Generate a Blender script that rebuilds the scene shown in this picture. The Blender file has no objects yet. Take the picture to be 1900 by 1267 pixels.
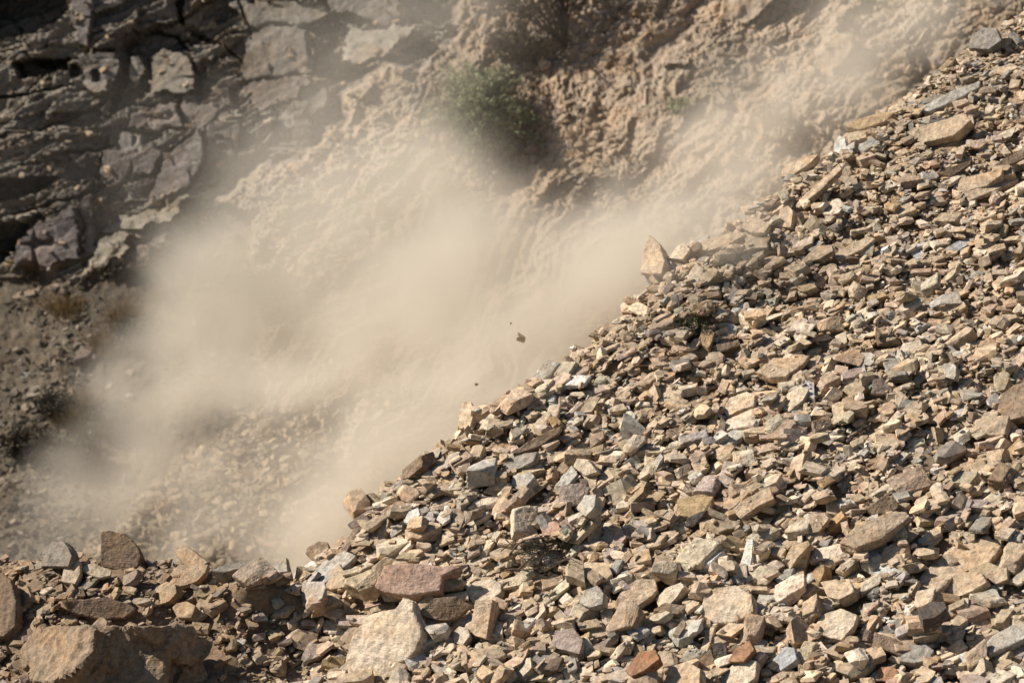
import bpy, bmesh, math, random
import numpy as np
from mathutils import Vector, Matrix

random.seed(7)
RNG = np.random.default_rng(7)
S = bpy.context.scene
COL = S.collection

# ------------------------------------------------------------------ camera
PITCH = math.radians(-8.0)
KPX = 0.15 / 950.0
FW = np.array([0.0, math.cos(PITCH), math.sin(PITCH)])
UPV = np.array([0.0, -math.sin(PITCH), math.cos(PITCH)])
RT = np.array([1.0, 0.0, 0.0])
cam_d = bpy.data.cameras.new("camera")
cam = bpy.data.objects.new("camera", cam_d)
COL.objects.link(cam)
cam.location = (0, 0, 0)
cam.rotation_euler = (math.pi / 2 + PITCH, 0, 0)
cam_d.lens = 120.0
cam_d.sensor_width = 36.0
cam_d.clip_start = 0.5
cam_d.clip_end = 500
cam_d.dof.use_dof = True
cam_d.dof.focus_distance = 35.7
cam_d.dof.aperture_fstop = 1.6
S.camera = cam

# ------------------------------------------------------------------ light
TO_SUN = Vector((-0.755, 0.12, 0.61)).normalized()
elev = math.asin(TO_SUN.z)
azim = math.atan2(TO_SUN.x, TO_SUN.y)            # from +Y towards +X
W = bpy.data.worlds.new("World")
S.world = W
W.use_nodes = True
wn = W.node_tree.nodes
sky = wn.new("ShaderNodeTexSky")
sky.sky_type = 'NISHITA'
sky.sun_disc = False
sky.sun_elevation = elev
sky.sun_rotation = azim
W.node_tree.links.new(sky.outputs[0], wn["Background"].inputs[0])
wn["Background"].inputs[1].default_value = 0.05
sun_d = bpy.data.lights.new("sun", 'SUN')
sun_d.energy = 5.0
sun_d.angle = math.radians(0.5)
sun_d.color = (1.0, 0.95, 0.87)
sun = bpy.data.objects.new("sun", sun_d)
COL.objects.link(sun)
sun.rotation_euler = TO_SUN.to_track_quat('Z', 'Y').to_euler()
sun.location = TO_SUN * 60

S.view_settings.view_transform = 'Standard'
S.view_settings.look = 'None'
S.view_settings.exposure = 0.37
S.view_settings.gamma = 1.0
S.render.engine = 'CYCLES'
S.cycles.max_bounces = 6
S.cycles.diffuse_bounces = 1
S.cycles.glossy_bounces = 1
S.cycles.transparent_max_bounces = 8
S.cycles.volume_bounces = 2
S.cycles.volume_step_rate = 2.0
S.cycles.volume_max_steps = 64
S.cycles.use_denoising = True

# ------------------------------------------------------------------ helpers
def ray(u, v):
    return FW + (u - 950.0) * KPX * RT + (633.5 - v) * KPX * UPV

def rays(u, v):
    u = np.asarray(u, float)[..., None]; v = np.asarray(v, float)[..., None]
    return FW + (u - 950.0) * KPX * RT + (633.5 - v) * KPX * UPV

def proj(P):
    P = np.asarray(P, float)
    d = P @ FW
    return 950 + (P @ RT) / d / KPX, 633.5 - (P @ UPV) / d / KPX, d

def hash3(ix, iy, iz, seed):
    h = (ix * 374761393 + iy * 668265263 + iz * 2147483647 + seed * 1274126177) & 0xFFFFFFFF
    h = ((h ^ (h >> 13)) * 1274126177) & 0xFFFFFFFF
    h = ((h ^ (h >> 15)) * 2246822519) & 0xFFFFFFFF
    return ((h ^ (h >> 16)) & 0xFFFFFF) / float(0xFFFFFF)

def vnoise(P, seed=0):
    P = np.asarray(P, float)
    i = np.floor(P).astype(np.int64); f = P - i
    f = f * f * f * (f * (f * 6 - 15) + 10)
    out = 0
    for dx in (0, 1):
        wx = f[..., 0] if dx else 1 - f[..., 0]
        for dy in (0, 1):
            wy = f[..., 1] if dy else 1 - f[..., 1]
            for dz in (0, 1):
                wz = f[..., 2] if dz else 1 - f[..., 2]
                out = out + wx * wy * wz * hash3(i[..., 0] + dx, i[..., 1] + dy, i[..., 2] + dz, seed)
    return out * 2 - 1

def fbm(P, oct=4, seed=0, gain=0.5):
    P = np.asarray(P, float); a = 1.0; o = 0; t = 0
    for k in range(oct):
        o = o + a * vnoise(P * (2.03 ** k) + 17.3 * k, seed + k); t += a; a *= gain
    return o / t

def ridged(P, oct=4, seed=0, gain=0.5):
    P = np.asarray(P, float); a = 1.0; o = 0; t = 0
    for k in range(oct):
        o = o + a * (1 - 2 * np.abs(vnoise(P * (2.03 ** k) + 9.1 * k, seed + k))); t += a; a *= gain
    return o / t

def cells(x, y, seed):
    """2-D voronoi: id-hash a, b of nearest point and offset to it, border distance"""
    ix = np.floor(x).astype(np.int64); iy = np.floor(y).astype(np.int64)
    d1 = np.full(x.shape, 9.0); d2 = np.full(x.shape, 9.0)
    A = np.zeros(x.shape); B = np.zeros(x.shape); ox = np.zeros(x.shape); oy = np.zeros(x.shape)
    for dx in (-1, 0, 1):
        for dy in (-1, 0, 1):
            cx = ix + dx; cy = iy + dy; z = np.zeros_like(cx)
            px = cx + hash3(cx, cy, z, seed); py = cy + hash3(cx, cy, z + 1, seed)
            d = np.maximum(np.abs(px - x), np.abs(py - y)) * .6 + .4 * np.hypot(px - x, py - y)
            near = d < d1
            d2 = np.where(near, d1, np.minimum(d2, d))
            A = np.where(near, hash3(cx, cy, z + 2, seed), A); B = np.where(near, hash3(cx, cy, z + 3, seed), B)
            ox = np.where(near, x - px, ox); oy = np.where(near, y - py, oy)
            d1 = np.where(near, d, d1)
    return A, B, ox, oy, d2 - d1

def smooth(e0, e1, x):
    t = np.clip((x - e0) / (e1 - e0), 0, 1)
    return t * t * (3 - 2 * t)

def in_poly(u, v, poly):
    inside = np.zeros(u.shape, bool)
    n = len(poly)
    for i in range(n):
        x0, y0 = poly[i]; x1, y1 = poly[(i + 1) % n]
        if y0 == y1: continue
        c = ((y0 > v) != (y1 > v)) & (u < (x1 - x0) * (v - y0) / (y1 - y0) + x0)
        inside ^= c
    return inside

def mesh_from(name, V, F, mats, colors=None, smooth_shade=False):
    """V (n,3), F (m,k) constant k"""
    me = bpy.data.meshes.new(name)
    V = np.asarray(V, np.float32); F = np.asarray(F, np.int32); k = F.shape[1]
    me.vertices.add(len(V)); me.vertices.foreach_set('co', V.ravel())
    me.loops.add(F.size); me.loops.foreach_set('vertex_index', F.ravel())
    me.polygons.add(len(F)); me.polygons.foreach_set('loop_start', np.arange(0, F.size, k, dtype=np.int32))
    try: me.polygons.foreach_set('loop_total', np.full(len(F), k, np.int32))
    except Exception: pass
    me.polygons.foreach_set('use_smooth', np.full(len(F), bool(smooth_shade)))
    if colors is not None:
        at = me.color_attributes.new('tint', 'FLOAT_COLOR', 'POINT')
        c = np.ones((len(V), 4), np.float32); c[:, :3] = colors
        at.data.foreach_set('color', c.ravel())
    for m in (mats if isinstance(mats, (list, tuple)) else [mats]): me.materials.append(m)
    me.update(calc_edges=True); me.validate()
    return me

def link(name, me, parent=None):
    o = bpy.data.objects.new(name, me)
    COL.objects.link(o)
    if parent: o.parent = parent
    return o

def tag(o, label=None, cat=None, group=None, kind=None):
    if label: o['label'] = label
    if cat: o['category'] = cat
    if group: o['group'] = group
    if kind: o['kind'] = kind
    return o

# ------------------------------------------------------------------ materials
def nt_of(name):
    m = bpy.data.materials.new(name); m.use_nodes = True
    nt = m.node_tree
    return m, nt, nt.nodes["Principled BSDF"]

def N(nt, typ, **kw):
    n = nt.nodes.new(typ)
    for k, v in kw.items():
        if k.startswith('i_'):
            key = k[2:]
            key = int(key) if key.isdigit() else key
            n.inputs[key].default_value = v
        else: setattr(n, k, v)
    return n

def noise(nt, vec, scale, detail=4, rough=.55, dist=0.0):
    n = N(nt, 'ShaderNodeTexNoise'); n.inputs['Scale'].default_value = scale
    n.inputs['Detail'].default_value = detail; n.inputs['Roughness'].default_value = rough
    n.inputs['Distortion'].default_value = dist
    nt.links.new(vec, n.inputs['Vector']); return n.outputs['Fac']

def maprange(nt, x, a, b, c, d):
    n = N(nt, 'ShaderNodeMapRange'); n.clamp = True
    for i, q in zip((1, 2, 3, 4), (a, b, c, d)): n.inputs[i].default_value = q
    nt.links.new(x, n.inputs[0]); return n.outputs[0]

def mixc(nt, fac, a, b, mode='MIX'):
    n = N(nt, 'ShaderNodeMix', data_type='RGBA', blend_type=mode)
    for sock, val in ((n.inputs[0], fac), (n.inputs[6], a), (n.inputs[7], b)):
        if isinstance(val, (int, float)): sock.default_value = val
        elif isinstance(val, tuple): sock.default_value = (*val, 1)
        else: nt.links.new(val, sock)
    return n.outputs[2]

def math_(nt, op, a, b=None):
    n = N(nt, 'ShaderNodeMath', operation=op)
    for i, val in enumerate((a, b)):
        if val is None: continue
        if isinstance(val, (int, float)): n.inputs[i].default_value = val
        else: nt.links.new(val, n.inputs[i])
    return n.outputs[0]

def rock_material(name, source, sc=1.0, strat=True, bump=0.5, mottling=0.45):
    m, nt, b = nt_of(name)
    if source == 'object':
        tint = N(nt, 'ShaderNodeObjectInfo').outputs['Color']
        pos = N(nt, 'ShaderNodeTexCoord').outputs['Object']
        geo = N(nt, 'ShaderNodeNewGeometry').outputs['Position']
    else:
        tint = N(nt, 'ShaderNodeAttribute', attribute_name='tint').outputs['Color']
        pos = geo = N(nt, 'ShaderNodeNewGeometry').outputs['Position']
    big = noise(nt, geo, 3.2 * sc, 3, .6, .4)
    mid = noise(nt, geo, 14 * sc, 5, .65, .3)
    fin = noise(nt, geo, 70 * sc, 3, .7)
    v1 = maprange(nt, mid, .3, .7, 1 - mottling, 1 + mottling)
    v2 = maprange(nt, fin, .3, .7, 1 - mottling * .55, 1 + mottling * .55)
    vv = math_(nt, 'MULTIPLY', v1, v2)
    c = mixc(nt, 1.0, tint, vv, 'MULTIPLY')
    # ochre weathering patches and pale mineral crusts
    f = maprange(nt, big, .48, .66, 0, .55)
    c = mixc(nt, f, c, mixc(nt, 1.0, c, (1.10, .90, .70), 'MULTIPLY'))
    q = maprange(nt, noise(nt, geo, 9 * sc, 6, .7, 1.2), .62, .72, 0, .5)
    c = mixc(nt, q, c, (.60, .54, .45))
    nt.links.new(c, b.inputs['Base Color'])
    b.inputs['Roughness'].default_value = .92
    b.inputs['Specular IOR Level'].default_value = .25
    h = math_(nt, 'ADD', math_(nt, 'MULTIPLY', mid, 1.0), math_(nt, 'MULTIPLY', fin, .35))
    if strat:
        mp = N(nt, 'ShaderNodeMapping'); mp.inputs['Scale'].default_value = (3, 3, 55)
        nt.links.new(pos, mp.inputs['Vector'])
        lay = noise(nt, mp.outputs[0], 1.0 * sc, 3, .6)
        h = math_(nt, 'ADD', h, math_(nt, 'MULTIPLY', lay, .7))
    bp = N(nt, 'ShaderNodeBump'); bp.inputs['Strength'].default_value = bump
    bp.inputs['Distance'].default_value = .035 / sc
    nt.links.new(h, bp.inputs['Height']); nt.links.new(bp.outputs[0], b.inputs['Normal'])
    return m

M_ROCK = rock_material('rock', 'object')
M_RUB = rock_material('rubble', 'tint', strat=False)
M_HILL = rock_material('hillside', 'tint', sc=.55, strat=False, bump=.7, mottling=.35)
M_SOIL = rock_material('soil', 'tint', sc=1.2, strat=False, bump=.9, mottling=.3)

def plain(name, c, c2=None, scale=8, rough=.85):
    m, nt, b = nt_of(name)
    if c2:
        pos = N(nt, 'ShaderNodeNewGeometry').outputs['Position']
        nt.links.new(mixc(nt, maprange(nt, noise(nt, pos, scale, 3), .35, .65, 0, 1), c, c2), b.inputs['Base Color'])
    else: b.inputs['Base Color'].default_value = (*c, 1)
    b.inputs['Roughness'].default_value = rough
    b.inputs['Specular IOR Level'].default_value = .2
    return m

M_LEAF = plain('bush_leaf', (.25, .27, .13), (.37, .385, .22), 3)
M_DRYLEAF = plain('dry_leaf', (.16, .11, .055), (.10, .075, .045), 4)
M_STEM = plain('stem', (.10, .07, .045), (.055, .04, .028), 6)
M_STRAW = plain('straw', (.33, .23, .11), (.22, .15, .075), 5)
M_DARKSHRUB = plain('dark_shrub', (.05, .045, .03), (.10, .075, .045), 4)
M_SPRIG = plain('sprig', (.05, .07, .025), (.09, .10, .04), 12)
M_TWIG = plain('twig', (.09, .065, .045), (.17, .12, .08), 14)

C = dict(tan=(.52, .39, .265), cream=(.63, .51, .375), grey=(.34, .30, .25), pale_grey=(.48, .43, .36),
         white=(.66, .62, .55), pink=(.44, .295, .22), rust=(.36, .20, .115), ochre=(.45, .315, .175),
         brown=(.28, .20, .135), dark=(.13, .105, .085), mauve=(.40, .31, .255), blue=(.42, .415, .41), earth=(.40, .30, .205))
C = {k: tuple(.92 * x for x in c) for k, c in C.items()}

# ================================================================== TALUS
GA, GB = 0.22, 0.55
NRM = np.array([-GA, -GB, 1.0]); NRM /= np.linalg.norm(NRM)
E1 = np.array([1.0, 0, GA]); E1 /= np.linalg.norm(E1)
E2 = np.cross(NRM, E1)
ORG = ray(950, 1267) * 34.0

def pix_st(u, v):
    R = rays(u, v)
    d = (ORG @ NRM) / (R @ NRM)
    P = R * d[..., None] - ORG
    return P @ E1, P @ E2

def fworld(s, t, h):
    s, t, h = (np.asarray(q, float)[..., None] for q in (s, t, h))
    return ORG + s * E1 + t * E2 + h * NRM

RIDGE = [(-400, 1030), (-150, 1022), (60, 1034), (180, 1036), (330, 1032), (450, 1046), (545, 1052), (610, 1008), (650, 985), (745, 893),
         (860, 805), (1000, 706), (1130, 606), (1200, 530), (1300, 457), (1400, 400), (1470, 332), (1560, 262),
         (1660, 184), (1800, 78), (1900, 18), (2050, -90), (2250, -240)]
rs, rt_ = pix_st(np.array([p[0] for p in RIDGE]), np.array([p[1] for p in RIDGE]))
RES = 0.03
S0, S1, T0, T1 = -7.4, 10.6, -3.6, 12.6
gs = np.arange(S0, S1, RES); gt = np.arange(T0, T1, RES)
GS, GT = np.meshgrid(gs, gt, indexing='ij')

def base_height(s, t):
    P = np.stack([s, t, 0 * s], -1)
    h = .16 * fbm(P * .45, 3, 11) + .10 * fbm(P * 1.5, 3, 23) + .035 * fbm(P * 6, 2, 31)
    d = t - np.interp(s, rs, rt_)
    x = d + .35
    h = h - np.where(x > 0, np.where(x < .8, .75 * x * x / .8, .75 * .8 + 1.5 * (x - .8)), 0)
    # hollow between the loose slope and the earth bank, lumps on the bank
    for (u, v, r, a) in ((600, 1150, 1.0, -.22), (520, 1230, .9, -.25), (460, 1095, .30, .30), (540, 1090, .25, .16), (420, 1180, .5, .1),
                         (1560, 900, 1.6, .12), (1250, 620, .8, .10)):
        cs, ct = pix_st(np.array([u]), np.array([v]))
        h = h + a * np.exp(-((s - cs[0]) ** 2 + (t - ct[0]) ** 2) / r ** 2)
    return h

H0 = base_height(GS, GT)
H = H0.copy()
PROT = np.zeros(H.shape, bool)

# ---- loose-rock templates: boxes cut by random planes
def cut_block(rng, dims, ncut, keep=(.62, .98)):
    bm = bmesh.new()
    bmesh.ops.create_cube(bm, size=1.0)
    for v in bm.verts: v.co = Vector((v.co.x * dims[0], v.co.y * dims[1], v.co.z * dims[2]))
    # shear the block a little so no face stays square
    sh = rng.normal(0, .22, 3)
    for v in bm.verts:
        v.co.x += sh[0] * v.co.y + sh[1] * v.co.z; v.co.y += sh[2] * v.co.z
    for k in range(ncut):
        n = rng.normal(0, 1, 3) / np.array(dims) ** .75
        n /= np.linalg.norm(n); n = Vector(n)
        ext = max(v.co.dot(n) for v in bm.verts)
        co = n * ext * rng.uniform(*keep)
        r = bmesh.ops.bisect_plane(bm, geom=bm.verts[:] + bm.edges[:] + bm.faces[:], plane_co=co, plane_no=n, clear_outer=True)
        ed = [e for e in r['geom_cut'] if isinstance(e, bmesh.types.BMEdge)]
        if len(ed) > 2: bmesh.ops.contextual_create(bm, geom=ed)
    bmesh.ops.remove_doubles(bm, verts=bm.verts[:], dist=.012)
    r = bmesh.ops.convex_hull(bm, input=bm.verts[:])
    junk = [g for g in r['geom_interior'] + r['geom_unused'] if isinstance(g, bmesh.types.BMVert)]
    if junk: bmesh.ops.delete(bm, geom=junk, context='VERTS')
    bmesh.ops.dissolve_limit(bm, angle_limit=.03, verts=bm.verts[:], edges=bm.edges[:])
    bmesh.ops.recalc_face_normals(bm, faces=bm.faces[:])
    return bm

def bm_arrays(bm):
    bm.verts.index_update()
    V = np.array([v.co[:] for v in bm.verts]); P = [[v.index for v in f.verts] for f in bm.faces]
    return V, P

def tri_arrays(bm):
    b = bm.copy(); bmesh.ops.triangulate(b, faces=b.faces[:]); b.verts.index_update()
    V = np.array([v.co[:] for v in b.verts]); F = np.array([[v.index for v in f.verts] for f in b.faces])
    b.free(); return V, F

SHAPES = [('slab', (1, .60, .18), 7), ('slab', (1, .48, .15), 7), ('block', (1, .66, .46), 9), ('slab', (1, .66, .24), 8),
          ('wedge', (1, .58, .34), 10), ('splinter', (1, .27, .15), 6), ('slab', (1, .42, .22), 7), ('wedge', (1, .7, .36), 11)]

def voxel(bm, size):
    me = bpy.data.meshes.new('tmp'); bm.to_mesh(me)
    o = bpy.data.objects.new('tmp', me); COL.objects.link(o)
    md = o.modifiers.new('r', 'REMESH'); md.mode = 'VOXEL'; md.voxel_size = size
    dg = bpy.context.evaluated_depsgraph_get()
    me2 = bpy.data.meshes.new_from_object(o.evaluated_get(dg))
    bpy.data.objects.remove(o); bpy.data.meshes.remove(me)
    return me2

def roughen(me, size, axis, seed, amp=1.0, layers=9):
    n = len(me.vertices)
    V = np.empty(n * 3, np.float32); me.vertices.foreach_get('co', V); V = V.reshape(-1, 3).astype(float)
    Nn = np.empty(n * 3, np.float32); me.vertices.foreach_get('normal', Nn); Nn = Nn.reshape(-1, 3).astype(float)
    q = V / size + seed * 3.7
    ax = np.asarray(axis, float)
    d = .035 * fbm(q * 2.2, 3, seed) + .022 * ridged(q * 6, 3, seed + 5) + .012 * fbm(q * 17, 2, seed + 9)
    lz = (V @ ax) / size * layers + .5 * vnoise(q * 2.5, seed + 3)
    k = np.floor(lz).astype(np.int64); z = np.zeros_like(k)
    side = 1 - np.abs(Nn @ ax)
    d = d + side * .055 * (hash3(k, z, z, seed) - .6)
    V = V + Nn * (d * size * amp)[:, None]
    me.vertices.foreach_set('co', V.astype(np.float32).ravel()); me.update()
    return me

trng = np.random.default_rng(21)
LOW, MID, BIG = [], [], []
for i in range(48):
    kind, dims, nc = SHAPES[i % len(SHAPES)]
    bm = cut_block(trng, dims, nc)
    V, P = bm_arrays(bm)
    if i < 24:
        LOW.append((kind, V, P, *tri_arrays(bm)))
    b2 = bm.copy()
    bmesh.ops.bevel(b2, geom=b2.edges[:], offset=.013, segments=1, affect='EDGES', clamp_overlap=True, profile=.5)
    bmesh.ops.triangulate(b2, faces=b2.faces[:])
    b3 = b2
    bmesh.ops.subdivide_edges(b3, edges=[e for e in b3.edges if e.calc_length() > .3], cuts=1, use_grid_fill=True)
    bmesh.ops.triangulate(b3, faces=b3.faces[:])
    VV, FF = tri_arrays(b3)
    VV = VV + .014 * np.stack([fbm(VV * 3.1 + i, 2, i), fbm(VV * 3.1 + i, 2, i + 50), fbm(VV * 3.1 + i, 2, i + 99)], -1)
    MID.append((kind, V, P, VV, FF))
    if i >= 8 and i < 40:
        me = voxel(bm, .027)
        me.name = 'rock_' + kind
        roughen(me, 1.0, (0, 0, 1), i, .6, layers=16)
        me.materials.append(M_ROCK)
        BIG.append((kind, V, P, me))
    b2.free(); bm.free()

def planes_of(V, P):
    c = V.mean(0); out = []
    for f in P:
        a = V[f]
        n = np.zeros(3)
        for i in range(len(f)): n += np.cross(a[i], a[(i + 1) % len(f)])
        L = np.linalg.norm(n)
        if L < 1e-9: continue
        n /= L
        m = a.mean(0)
        if n @ (m - c) < 0: n = -n
        out.append((*n, n @ m))
    return np.array(out)

def footprint(V, P, s, t):
    """grid window, top and bottom height of the convex rock relative to its centre"""
    r = np.abs(V[:, :2]).max(0)
    i0 = int((s - r[0] - S0) / RES); i1 = int((s + r[0] - S0) / RES) + 2
    j0 = int((t - r[1] - T0) / RES); j1 = int((t + r[1] - T0) / RES) + 2
    if i0 < 0 or j0 < 0 or i1 >= len(gs) or j1 >= len(gt): return None
    X = (gs[i0:i1] - s)[:, None]; Y = (gt[j0:j1] - t)[None, :]
    PL = planes_of(V, P)
    nz = PL[:, 2]
    up = PL[nz > .02]; dn = PL[nz < -.02]
    Z = lambda q: (q[:, 3] - q[:, 0] * X[..., None] - q[:, 1] * Y[..., None]) / q[:, 2]
    top = Z(up).min(-1); bot = Z(dn).max(-1)
    m = top > bot
    return (slice(i0, i1), slice(j0, j1)), top, bot, m

def drop(V, P, s, t, q):
    fp = footprint(V, P, s, t)
    if fp is None: return None
    w, top, bot, m = fp
    if m.sum() < 2:
        i = int((s - S0) / RES); j = int((t - T0) / RES)
        z = H[i, j] - V[:, 2].min() * .5
        return z
    g = (H[w] - bot)[m]
    z = np.quantile(g, q)
    hw = H[w]
    hw[m] = np.maximum(hw[m], (top + z)[m])
    return z, w, m

def rot(yaw, tax, tang):
    return np.array(Matrix.Rotation(tang, 3, Vector((math.cos(tax), math.sin(tax), 0))) @ Matrix.Rotation(yaw, 3, 'Z'))

MF = np.stack([E1, E2, NRM], 1)          # frame -> world

def rock_tint(rng, left=0.0):
    p = rng.random()
    for k, w in (('tan', .62), ('cream', .21), ('grey', .035), ('pale_grey', .05), ('white', .012), ('mauve', .025),
                 ('ochre', .015), ('brown', .025), ('pink', .01), ('rust', .005), ('dark', .005)):
        p -= w
        if p < 0: break
    c = np.array(C[k]) * np.exp(rng.normal(0, .14)) * np.exp(rng.normal(0, .018, 3))
    if left > 0: c = c * np.array([1 - .34 * left, 1 - .38 * left, 1 - .42 * left])  # bank rocks are browner, and shadow and vignetting are darkened into the tint
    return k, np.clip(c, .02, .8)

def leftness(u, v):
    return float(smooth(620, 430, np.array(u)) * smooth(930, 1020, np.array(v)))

def yaw_tilt(rng, kind):
    yaw = math.radians(rng.normal(14, 30)) if rng.random() < .62 else rng.uniform(0, 2 * math.pi)
    if rng.random() < .5: yaw += math.pi
    sd = dict(slab=15, splinter=15, block=24, wedge=22)[kind]
    return rot(yaw, rng.uniform(0, 2 * math.pi), math.radians(rng.normal(0, sd)) )

SV, SF, SC = [], [], []; voff = 0
def add_stuff(VV, FF, R, sc, s, t, z, col):
    global voff
    L = (VV * sc) @ R.T
    SV.append((fworld(s + L[:, 0], t + L[:, 1], z + L[:, 2])).astype(np.float32))
    SF.append(FF + voff); voff += len(VV)
    SC.append(np.repeat(col[None], len(VV), 0))

def spot(rng, tries, hole=True, margin=.55):
    best = None
    for k in range(tries):
        while True:
            s = rng.uniform(S0 + .5, S1 - .5); t = rng.uniform(T0 + .5, T1 - .5)
            tr = np.interp(s, rs, rt_)
            if t < tr + margin:
                u, v, d = proj(fworld(s, t, 0))
                if -170 < u < 2080 and -120 < v < 1400: break
        i = int((s - S0) / RES); j = int((t - T0) / RES)
        hh = H[i, j] - H0[i, j] + (.5 if PROT[i, j] else 0)
        if best is None or hh < best[0]: best = (hh, s, t, float(u), float(v), PROT[i, j])
    return best[1:]

def size_scale(v): return 1.2 - .50 * np.clip((1200 - v) / 1150, 0, 1)

def scatter(n, lo, hi, temps, q, tries, seed, power=1.6, prot=.5):
    rng = np.random.default_rng(seed)
    for k in range(n):
        s, t, u, v, pr = spot(rng, tries)
        if pr and rng.random() < .93: continue
        kind, V, P, VV, FF = temps[rng.integers(len(temps))]
        L = (lo + (hi - lo) * rng.random() ** power) * size_scale(v) * (1 - .28 * leftness(u, v))
        sc = L * np.array([1, rng.uniform(.8, 1.15), rng.uniform(.75, 1.3)])
        if PROT.any() and rng.random() < .95:
            i, j, e = int((s - S0) / RES), int((t - T0) / RES), max(int(.42 * L / RES), 1)
            if PROT[max(i - e, 0):i + e + 1, max(j - e, 0):j + e + 1].mean() > prot: continue
        if rng.random() < .5 * leftness(u, v): continue
        R = yaw_tilt(rng, kind)
        r = drop((V * sc) @ R.T, P, s, t, q)
        if r is None: continue
        z = r[0] if isinstance(r, tuple) else r
        lf = leftness(u, v)
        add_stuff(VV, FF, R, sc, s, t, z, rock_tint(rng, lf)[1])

scatter(3000, .12, .30, MID, .72, 2, 101)

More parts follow.
